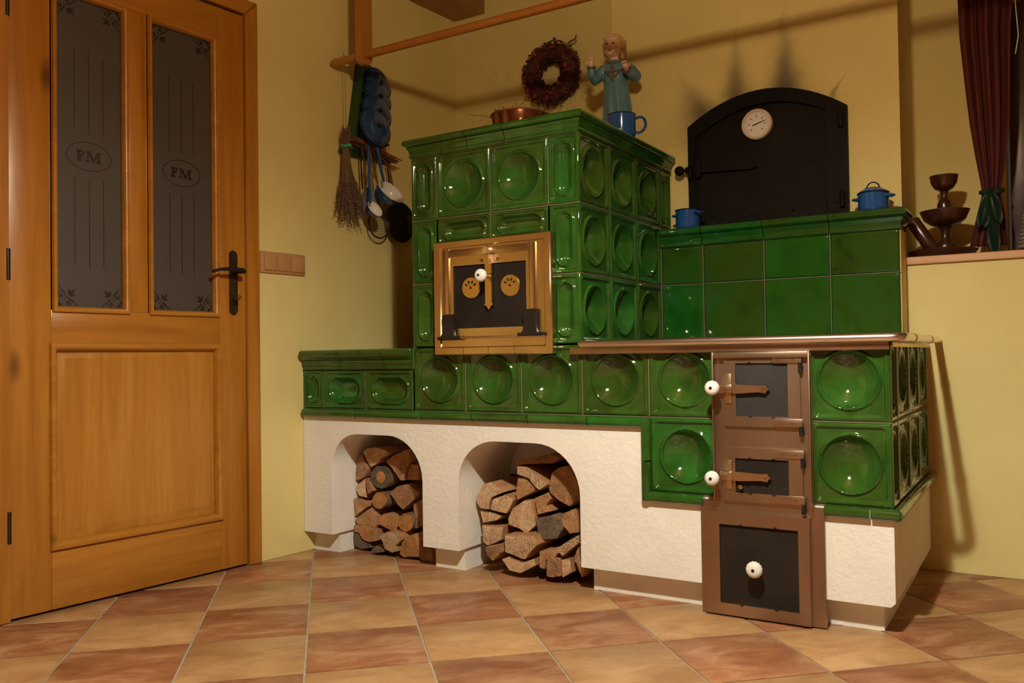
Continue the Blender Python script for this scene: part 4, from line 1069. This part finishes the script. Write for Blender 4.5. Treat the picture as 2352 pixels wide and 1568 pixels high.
def hand(mb, w_, d, side, raised):
    """palm at wrist w_, pointing along d; fingers"""
    d = Vector(d).normalized(); w_ = Vector(w_); lat = d.cross(Vector((0, -1, 0))).normalized()*side; fr = lat.cross(d).normalized()
    if fr.y > 0: fr = -fr
    mb.tube([w_-d*.018, w_, w_+d*.010, w_+d*.022], [.010, .0095, .012, .011], 10)
    for k, (off, L) in enumerate(((-.0085, .021), (-.003, .025), (.003, .023), (.0085, .018))):
        b0 = w_+d*.020+lat*off
        if raised and k < 2: pts = [b0, b0+d*L*.5, b0+d*L*1.05]
        elif raised: pts = [b0, b0+d*L*.35+fr*.006, b0+d*L*.25+fr*.014, b0-d*.002+fr*.012]
        else: pts = [b0, b0+d*L*.5+fr*.003, b0+d*L*.85+fr*.009]
        mb.tube(pts, [.0042, .0038, .0032, .003][:len(pts)], 8)
    t0 = w_+d*.004-lat*.010
    mb.tube([t0, t0+d*.008-lat*.007+fr*.005, t0+d*.018-lat*.007+fr*.009], [.0045, .004, .0033], 8)
hand(bd, (-.090, -.042, .362), (0, -.05, 1), 1, True)
hand(bd, (.052, -.066, .326), (-.15, -.75, .50), -1, False)
part('body', remesh(bd, 'body', .0016, 2), 'skin_paint', fg, 'painted face, neck and hands')
hr = MB()
hr.ball((HX+.005, .012, HZ+.010), (.041, .038, .045), 24)
for k in range(60):
    t = random.uniform(-.2, PI+.2); f = random.uniform(-.75, 1.2)
    p = (HX+.004+.041*math.cos(t)*math.cos(f), .015+.036*math.sin(t)*math.cos(f), HZ+.004+.044*math.sin(f)); hr.ball(p, random.uniform(.006, .010), 8)
for s_ in (-1, 1):
    for q in range(6): hr.ball((HX+s_*(.036-.0015*q)+(.006 if s_ > 0 else 0), .010, HZ+.018-.011*q), .0095-.0004*q+(.002 if s_ > 0 else 0), 8)
for q in range(7): hr.ball((HX-.027+.009*q, -.012, HZ+.037+.007*math.sin(q*PI/6)), .0075, 8)
part('hair', remesh(hr, 'hair', .0024, 1), 'hair_paint', fg, 'curly golden brown hair')
for s_ in (-1, 1):
    part('eye', MB().ball((HX-.004+s_*.0125, -.0385, HZ+.003), (.0052, .0025, .0032), 10), 'face_dark', fg)
    part('eyebrow', MB().tube([(HX-.004+s_*.006, -.039, HZ+.0105), (HX-.004+s_*.013, -.0385, HZ+.0125), (HX-.004+s_*.020, -.0335, HZ+.010)], .0012, 6), 'hair_paint', fg)
    part('ear', MB().ball((HX+s_*.036, .0, HZ-.004), (.004, .006, .009), 10), 'skin_paint', fg)
part('mouth', MB().ball((HX-.004, -.0405, HZ-.0235), (.0065, .0022, .0022), 10), 'lip_paint', fg)
tr = MB()
tr.tube([(-.030, -.0265, .372), (-.008, -.0335, .366), (.014, -.0275, .370)], .0035, 8)
tr.tube([(-.042, -.031, .335), (-.006, -.041, .330), (.032, -.033, .333)], .0035, 8)
tr.tube([(-.008, -.034, .366), (-.008, -.040, .340), (-.006, -.0415, .290)], [.004, .006, .0035], 8)
tr.tube([(-.030, -.038, .330), (-.008, -.041, .296), (.018, -.039, .328)], .003, 8)
part('robe_trim', tr, 'robe_trim', fg, 'brown painted trim')
part('cuff', MB().tube([(-.090, -.0415, .350), (-.090, -.043, .357)], .0185, 14), 'robe_trim', fg)
part('cuff', MB().tube([(.056, -.058, .321), (.053, -.064, .325)], .0195, 14), 'robe_trim', fg)

# ------------------------------------------------------------------ hanging pole
PY, PZ = .155, 1.925
solo('drying_pole', MB().tube([(-.515, PY, PZ), (-.505, PY, PZ), (1.80, PY, PZ), (1.82, PY, PZ)], [.013, .0155, .0155, .013], 16), 'pole_wood', 'long round wooden pole hung across the room above the stove', 'pole')
def post(x, lab):
    pr_ = [(PY+.034*math.cos(t), PZ-.004+.036*math.sin(t)) for t in [PI+PI*i/12 for i in range(13)]]+[(PY+.034, 2.335 if x < 0 else CEIL), (PY-.034, 2.335 if x < 0 else CEIL)]
    mb = MB().prism(pr_, x-.014, x+.014, axis='X')
    zb = PZ-.04; mb.shift((-x, -PY, -zb))
    return solo('pole_hanger', mb, 'post_wood', lab, 'hanger', (x, PY, zb))
post(-.350, 'rounded wooden hanger board holding the pole end above the blue lids')
post(1.72, 'rounded wooden hanger board holding the pole above the window ledge')

# ------------------------------------------------------------------ lid rack and utensils on the left wall (local u, v, z)
def wall_thing(name, label, cat, u, z, off=0., group=None):
    p = Vector((LX, 0, z))+ALONG*u-INTO*off
    return thing(name, label, cat, p, LROT, group)
rk = wall_thing('lid_rack', 'green wooden lid rack with a hook rail on the yellow wall', 'rack', .32, 1.60)
part('back_board', MB().prism([(-.085, .03), (.085, .03), (.070, .36), (.035, .372), (-.005, .372), (-.030, .36)], -.022, -.001, bev=.003), 'rack_green', rk)
part('side_board', MB().prism([(-.088, .02), (-.030, .36), (-.028, .36), (-.078, .02)], -.055, -.02), 'rack_green', rk)
for k in range(4): part('lid_peg', MB().tube([(-.035, -.02, .235-.068*k), (-.035, -.08, .24-.068*k)], .004, 6).tube([(.09, -.02, .235-.068*k), (.09, -.075, .24-.068*k)], .004, 6), 'rack_green', rk)
part('hook_rail', MB().box(-.125, .130, -.030, -.001, -.030, .004, .003), 'rack_green', rk)
for k in range(8):
    x = -.11+.031*k; part('hook', MB().tube([(x, -.03, -.012), (x, -.05, -.016), (x, -.055, -.004)], .0022, 6), 'iron', rk)
for k, (u_, z_, of, r_) in enumerate(((.392, 1.895, .030, .070), (.362, 1.826, .056, .074), (.332, 1.754, .082, .077), (.297, 1.681, .108, .080))):
    l = wall_thing('pot_lid', 'blue enamel pot lid in the green rack, '+('topmost of four', 'second from the top', 'third from the top', 'lowest of four with its knob showing')[k], 'pot lid', u_, z_, of, 'blue pot lids in the rack')
    l.rotation_euler = (math.radians(-10), 0, LROT)
    part('lid_disc', MB().lathe([(r_, 0), (r_, .004), (r_*.93, .006), (r_*.90, .011), (r_*.72, .017), (r_*.4, .021), (0, .022)], 36, (0, 0, 0), 'F'), 'enamel_lid', l)
    part('lid_rim', MB().tube([(r_*math.cos(t), -.001, r_*math.sin(t)) for t in [2*PI*i/36 for i in range(36)]], .0045, 6, closed=True), 'enamel_rim', l)
    part('lid_knob', MB().lathe([(.005, .020), (.004, .023), (.010, .026), (.010, .029), (0, .031)], 14, (0, 0, 0), 'F'), 'enamel_rim', l)
# red twigs lying on the rail
tb = wall_thing('twig_bundle', 'bundle of thin reddish dried twigs laid along the hook rail', 'twigs', .32, 1.607, .06)
tm = MB()
for k in range(16):
    s0 = random.uniform(-.115, -.09); e0 = random.uniform(.10, .165); dz = random.uniform(-.008, .010); y = random.uniform(-.022, .02)
    tm.tube([(s0, y, .014+dz), ((s0+e0)/2, y+random.uniform(-.008, .008), -.004+dz), (e0, y, -.030+dz+random.uniform(-.02, .008))], random.uniform(.0018, .0035), 5)
for k in range(9):
    s0 = random.uniform(-.13, .10); tm.tube([(s0, -.01, .006), (s0+random.uniform(-.02, .03), -.02, random.uniform(.02, .05))], .0013, 5)
for k in range(9):
    s0 = random.uniform(-.10, .02); tm.tube([(s0, -.01, 0), (s0+.01, -.015, -.05), (s0+random.uniform(-.02, .03), -.02, -.10-random.random()*.06)], .0013, 5)
part('twigs', tm, 'twig_red', tb, kind='stuff')
def utensil(name, label, u_, z_, off=.07): return wall_thing(name, label, 'utensil', u_, z_, off)
# ladles: hung at origin, going down
def ladle(name, label, u_, z_, off, L, lean, r_, tilt, depth, hand_mat, out_mat='enamel_blue'):
    t = utensil(name, label, u_, z_, off)
    ex = L*math.sin(lean); ez = -L*math.cos(lean)
    part('handle', MB().tube([(0, .012, .004), (0, -.004, .010), (.002, -.006, -.004), (ex*.5, -.004, ez*.5), (ex, -.006, ez)], [.003, .004, .0065, .0065, .005], 8), hand_mat, t)
    b_ = MB().lathe([(0, -depth), (r_*.55, -depth*.93), (r_*.88, -depth*.6), (r_, 0)], 28, (0, 0, 0), 'Z')
    bo_ = part('bowl', b_, out_mat, t, loc=(ex+r_*.55, -.01, ez-r_*.55), rot=(math.radians(tilt), math.radians(4), 0))
    part('bowl_inside', MB().lathe([(0, -depth+.003), (r_*.54, -depth*.90), (r_*.86, -depth*.56), (r_*.97, .001), (r_, .001)], 28, (0, 0, 0), 'Z'), 'enamel_white', bo_, 'white enamel inside')
    return t
ladle('enamel_ladle', 'small blue ladle with white bowl hanging lowest on the rail', .255, 1.590, .105, .225, .03, .038, 60, .028, 'enamel_blue')
ladle('enamel_ladle', 'larger blue ladle with wide white bowl on the rail', .297, 1.586, .112, .130, .28, .064, 52, .050, 'enamel_blue')
sk = utensil('grey_skimmer', 'grey metal ladle with a thin dark handle behind the small blue ladle', .262, 1.598, .055)
part('handle', MB().tube([(0, .006, .004), (0, -.003, .006), (0, -.004, -.05), (.006, -.004, -.17)], [.0025, .003, .003, .003], 8), 'iron', sk)
part('bowl', MB().lathe([(0, .008), (.030, .010), (.050, .020), (.053, .026), (.050, .024), (.030, .013), (0, .011)], 30, (.050, .02, -.215), 'F', sy=1.15), 'enamel_grey', sk)
sv = utensil('wire_sieve', 'round wire kitchen sieve hanging behind the ladles', .315, 1.598, .045)
vm = MB()
part('handle', MB().tube([(0, .004, .004), (0, -.003, .006), (.02, -.003, -.12), (.045, -.003, -.245)], .0022, 6), 'iron', sv)
part('rim', MB().tube([(.055+.058*math.cos(t), -.003, -.300+.058*math.sin(t)) for t in [2*PI*i/36 for i in range(36)]], .003, 6, closed=True), 'iron', sv)
for k in range(-5, 6):
    o_ = k*.0105; hw = math.sqrt(.058**2-o_*o_)
    for q in (0, 1):
        pts = []
        for i in range(9):
            a_ = -hw+2*hw*i/8; dd = .028*(1-(a_*a_+o_*o_)/.058**2)
            pts.append((.055+(a_ if q else o_), -.003-dd, -.300+(o_ if q else a_)))
        vm.tube(pts, .0006, 4)
part('wire_mesh', vm, 'iron', sv, kind='stuff')
for lab, u_, L, r_, of in (('black iron frying pan hanging at the end of the rail beside the tower', .450, .200, .085, .022),):
    fp = utensil('frying_pan', lab, u_, 1.598, of)
    part('handle', MB().tube([(0, .004, .004), (0, -.004, .004), (.012, -.006, -.08), (.035, -.006, -L)], [.003, .004, .006, .008], 8), 'twig_red', fp, 'dark red handle')
    part('pan', MB().lathe([(0, 0), (r_*.8, 0), (r_, .024), (r_+.003, .024), (r_*.82, -.003), (0, -.003)], 36, (.052, -.001, -L-r_*.90), 'F'), 'iron', fp)
fk = utensil('wire_whisk', 'thin wire beater hanging beside the frying pan', .420, 1.598, .040)
part('handle', MB().tube([(0, .006, .004), (0, -.003, .004), (.02, -.003, -.14)], .0022, 6), 'iron', fk)
wm = MB()
for k in range(5):
    a_ = PI*k/5; wm.tube([(.02+.024*math.sin(t)*math.cos(a_), -.003-.024*math.sin(t)*math.sin(a_)*(1 if math.sin(t) > 0 else 1), -.14-.05*(1-math.cos(t))) for t in [2*PI*i/20 for i in range(20)]], .0009, 4, closed=True)
part('wires', wm, 'iron', fk)

# dried herb bundle on a string
hb = wall_thing('dried_herb_bundle', 'dried brown herb bunch tied with green ribbon hanging from the pole', 'herb bunch', .172, 1.585, .07)
su = MB(); sf = MB()
for k in range(150):
    a = random.uniform(0, 2*PI); q = math.sqrt(random.random()); top = random.uniform(.035, .085)
    bx_, by_ = .014*q*math.cos(a), .014*q*math.sin(a); L = random.uniform(.19, .30)
    sp = 1.0+L*2.2
    ex, ey = bx_*sp*3.2+.018, by_*sp*2.0
    su.tube([(bx_*1.6+random.uniform(-.006, .006), by_*1.4, top), (bx_*.8, by_*.8, 0), (bx_*1.7+.004, by_*1.4, -L*.45), (ex, max(-.05, min(.045, ey)), -L)], [.0009, .0013, .0011, .0008], 4)
    for j in range(9):
        t = 1-j*.045; px = (bx_*1.7+.004)*(1-t)+ex*t; 
        sf.ball((px+random.uniform(-.004, .004), max(-.055, min(.048, ey*t))+random.uniform(-.004, .004), -L*(.45+.55*(1-j*.07))+random.uniform(-.004, .004)), random.uniform(.0018, .0034), 5)
part('stems', su, 'stem_brown', hb, kind='stuff'); part('dried_flowers', sf, 'flower_brown', hb, kind='stuff')
part('ribbon', MB().tube([(.017*math.cos(t), .017*math.sin(t), .003*math.sin(3*t)) for t in [2*PI*i/20 for i in range(20)]], .007, 8, closed=True).ball((0, -.022, 0), (.010, .007, .008), 10), 'string_green', hb, 'shiny green ribbon')
part('string', MB().tube([(0, 0, 0), (.006, .005, .12), (.004, .008, .335), (.0, -.002, .352), (-.012, -.01, .360)], .0011, 5).tube([(-.012, -.01, .360), (-.022, -.01, .368), (-.018, -.01, .355), (-.008, -.01, .358)], .0013, 5), 'string_green', hb)

# ------------------------------------------------------------------ window ledge
LZ = 1.0535
ty_ = solo('serving_tray', MB().lathe([(0, 0), (.075, 0), (.100, .016), (.110, .030), (.106, .031), (.094, .018), (.070, .010), (0, .010)], 40), 'bowl_wood', 'dark round wooden tray on the orange ledge', 'tray', (1.597, .955, LZ))
bs_ = thing('tiered_bowl_stand', 'dark turned wooden stand carrying two bowls on the tray', 'bowl stand', (1.604, .96, LZ+.0105))
part('lower_stem', MB().lathe([(0, 0), (.030, 0), (.033, .006), (.026, .014), (.030, .022), (.033, .032), (.028, .044), (.016, .056), (.013, .070), (.014, .086), (.020, .098), (.024, .102), (0, .103)], 28), 'bowl_wood', bs_)
part('lower_bowl', MB().lathe([(0, .102), (.022, .103), (.045, .110), (.066, .126), (.080, .158), (.077, .159), (.062, .133), (.040, .118), (0, .112)], 40), 'bowl_wood', bs_)
part('upper_stem', MB().lathe([(0, .112), (.020, .113), (.023, .150), (.022, .165), (.024, .176), (.020, .190), (.012, .200), (.010, .212), (.014, .226), (0, .227)], 28), 'bowl_wood', bs_)
part('upper_bowl', MB().lathe([(0, .226), (.014, .227), (.030, .236), (.041, .254), (.046, .281), (.043, .282), (.037, .257), (.026, .243), (0, .236)], 36), 'bowl_wood', bs_)
cb_ = MB().lathe([(0, 0), (.021, 0), (.023, .003), (.023, .128), (.020, .133), (0, .134)], 20)
solo('wooden_cylinder', cb_, 'bowl_wood', 'dark wooden cylinder leaning on the edge of the tray', 'cylinder', (1.574, .905, LZ+.024), (0, math.radians(-31), 0))
for x_, y_, lb in ((1.648, .955, 'small carved wooden napkin ring near the stand foot on the tray'), (1.672, .940, 'small wooden napkin ring at the tray edge beside the curtain')):
    solo('napkin_ring', MB().lathe([(.011, 0), (.0135, 0), (.0145, .008), (.0135, .018), (.011, .018), (.010, .009), (.011, 0)], 20), 'copper' if x_ > 1.66 else 'bowl_wood', lb, 'napkin ring', (x_, y_, LZ+.0175 if x_ > 1.66 else LZ+.0115))
# curtain
ct = thing('tied_curtain', 'dark red striped curtain gathered with a green bow beside the window', 'curtain', (1.745, .97, 1.07))
def curtain_surface():
    rows = [(1.08, .080, 1.742), (.90, .080, 1.742), (.805, .078, 1.742), (.76, .075, 1.740), (.60, .067, 1.744), (.45, .058, 1.748), (.33, .045, 1.750), (.25, .033, 1.750), (.205, .026, 1.749), (.18, .030, 1.748), (.13, .040, 1.745), (.06, .052, 1.741), (.02, .058, 1.738)]
    # subdivide rows
    R = []
    for a, b in zip(rows[:-1], rows[1:]):
        for k in range(4): t = k/4; R.append(tuple(a[q]*(1-t)+b[q]*t for q in range(3)))
    R.append(rows[-1])
    n = 90; vs = []; fs = []; uvs = []
    for z, hw, cx in R:
        for i in range(n+1):
            s_ = i/n*2-1; am = .006+.20*hw*.9
            y = -am*math.sin(s_*PI*4.5+.6*math.sin(z*3))-.35*am*math.sin(s_*PI*11+z*2)
            vs.append((cx-1.745+hw*s_+.25*am*math.sin(s_*PI*9+.3), y, z)); uvs.append((i/n, z))
    for j in range(len(R)-1):
        for i in range(n): a = j*(n+1)+i; fs.append((a, a+1, a+n+2, a+n+1))
    me = bpy.data.meshes.new('cloth'); me.from_pydata(vs, [], fs); ul = me.uv_layers.new(name='UVMap')
    for l in me.loops: ul.data[l.index].uv = uvs[l.vertex_index]
    for p in me.polygons: p.use_smooth = True
    return me
cl = part('cloth', curtain_surface(), 'curtain', ct); sd = cl.modifiers.new('thick', 'SOLIDIFY'); sd.thickness = .002
def petal(L, wd, cz, dx, dy, name='bow_loop'):
    vs = []; fs = []; n = 14; m_ = 8
    for i in range(n+1):
        t = i/n
        for j in range(m_+1):
            s_ = j/m_*2-1; ww = wd*math.sin(min(1, t*1.25+.12)*PI*.62)**.8*(1 if t < .8 else (1-(t-.8)*2.2))
            vs.append((dx*t+s_*ww, dy-.018*math.sin(PI*t)*(1-s_*s_)-.006*math.cos(s_*PI*1.5), cz-L*t-.012*t*(s_*s_)))
    for i in range(n):
        for j in range(m_): a = i*(m_+1)+j; fs.append((a, a+1, a+m_+2, a+m_+1))
    me = MB().add(vs, fs).mesh(name, True, 80); return me
for L, wd, dx, dy in ((.118, .023, -.026, -.046), (.108, .025, .018, -.050)):
    o = part('bow_loop', petal(L, wd, .205, dx, dy), 'ribbon_green', ct, 'dark green ribbon loop'); o.modifiers.new('t', 'SOLIDIFY').thickness = .0025
o = part('bow_tail', petal(.215, .019, .205, .012, -.038), 'ribbon_green', ct, 'dark green ribbon tail'); o.modifiers.new('t', 'SOLIDIFY').thickness = .0025
part('tie_band', MB().tube([(.004+.031*math.cos(t), .018*math.sin(t)-.004, .205+.004*math.sin(t)) for t in [2*PI*i/24 for i in range(24)]], .009, 8, closed=True), 'ribbon_green', ct)
part('bow_knot', MB().ball((.0, -.034, .200), (.014, .012, .013), 12), 'ribbon_green', ct)
part('pull_cord', MB().tube([(.083, -.012, 1.0), (.088, -.014, .82), (.094, -.014, .72), (.084, -.012, .66)], .0018, 6), 'enamel_white', ct, 'thin white cord')
solo('curtain_rod', MB().tube([(1.49, .97, 2.16), (2.85, .97, 2.16)], .010, 12).ball((2.86, .97, 2.16), .018), 'window_wood', 'dark wooden curtain rod above the niche', 'curtain rod')
# grey wicker basket by the window
wb = thing('wicker_basket', 'grey wicker plant basket on the ledge by the dark window', 'basket', (1.905, 1.03, LZ))
wk = MB()
for j in range(16):
    z = .03+.0135*j; r_ = .080-.030*(j/15)
    wk.tube([((r_+.0015*math.sin(i*PI))*math.cos(2*PI*i/28), (r_+.0015*math.sin(i*PI))*math.sin(2*PI*i/28), z) for i in range(28)], .0062, 6, closed=True)
part('weave', wk, 'wicker_grey', wb)
for k in range(4):
    a = PI/4+PI/2*k; part('foot', MB().box(.078*math.cos(a)-.008, .078*math.cos(a)+.008, .078*math.sin(a)-.008, .078*math.sin(a)+.008, 0, .05, .002), 'wicker_grey', wb)

# ------------------------------------------------------------------ pendant lamp (above and in front of the stove, out of view)
lp = thing('pendant_lamp', 'pendant lamp with an amber glass shade hanging from the ceiling', 'lamp', (LAMP.x, LAMP.y, LAMP.z-.05))
part('cord', MB().tube([(0, 0, .17), (0, 0, CEIL-LAMP.z+.05)], .004, 8), 'iron', lp)
part('ceiling_cap', MB().lathe([(.05, CEIL-LAMP.z+.05), (.045, CEIL-LAMP.z+.03), (.01, CEIL-LAMP.z+.02)], 24), 'brass', lp)
part('shade', MB().lathe([(.0805, .0180), (.0820, .0185), (.0756, .050), (.0595, .081), (.035, .106), (.0195, .117), (.0185, .115), (.0336, .103), (.058, .078), (.0735, .0486), (.0805, .0180)], 40), 'shade_glow', lp, 'amber glass shade')
part('socket', MB().lathe([(0, .175), (.012, .172), (.016, .145), (.015, .117), (0, .117)], 20), 'brass', lp)
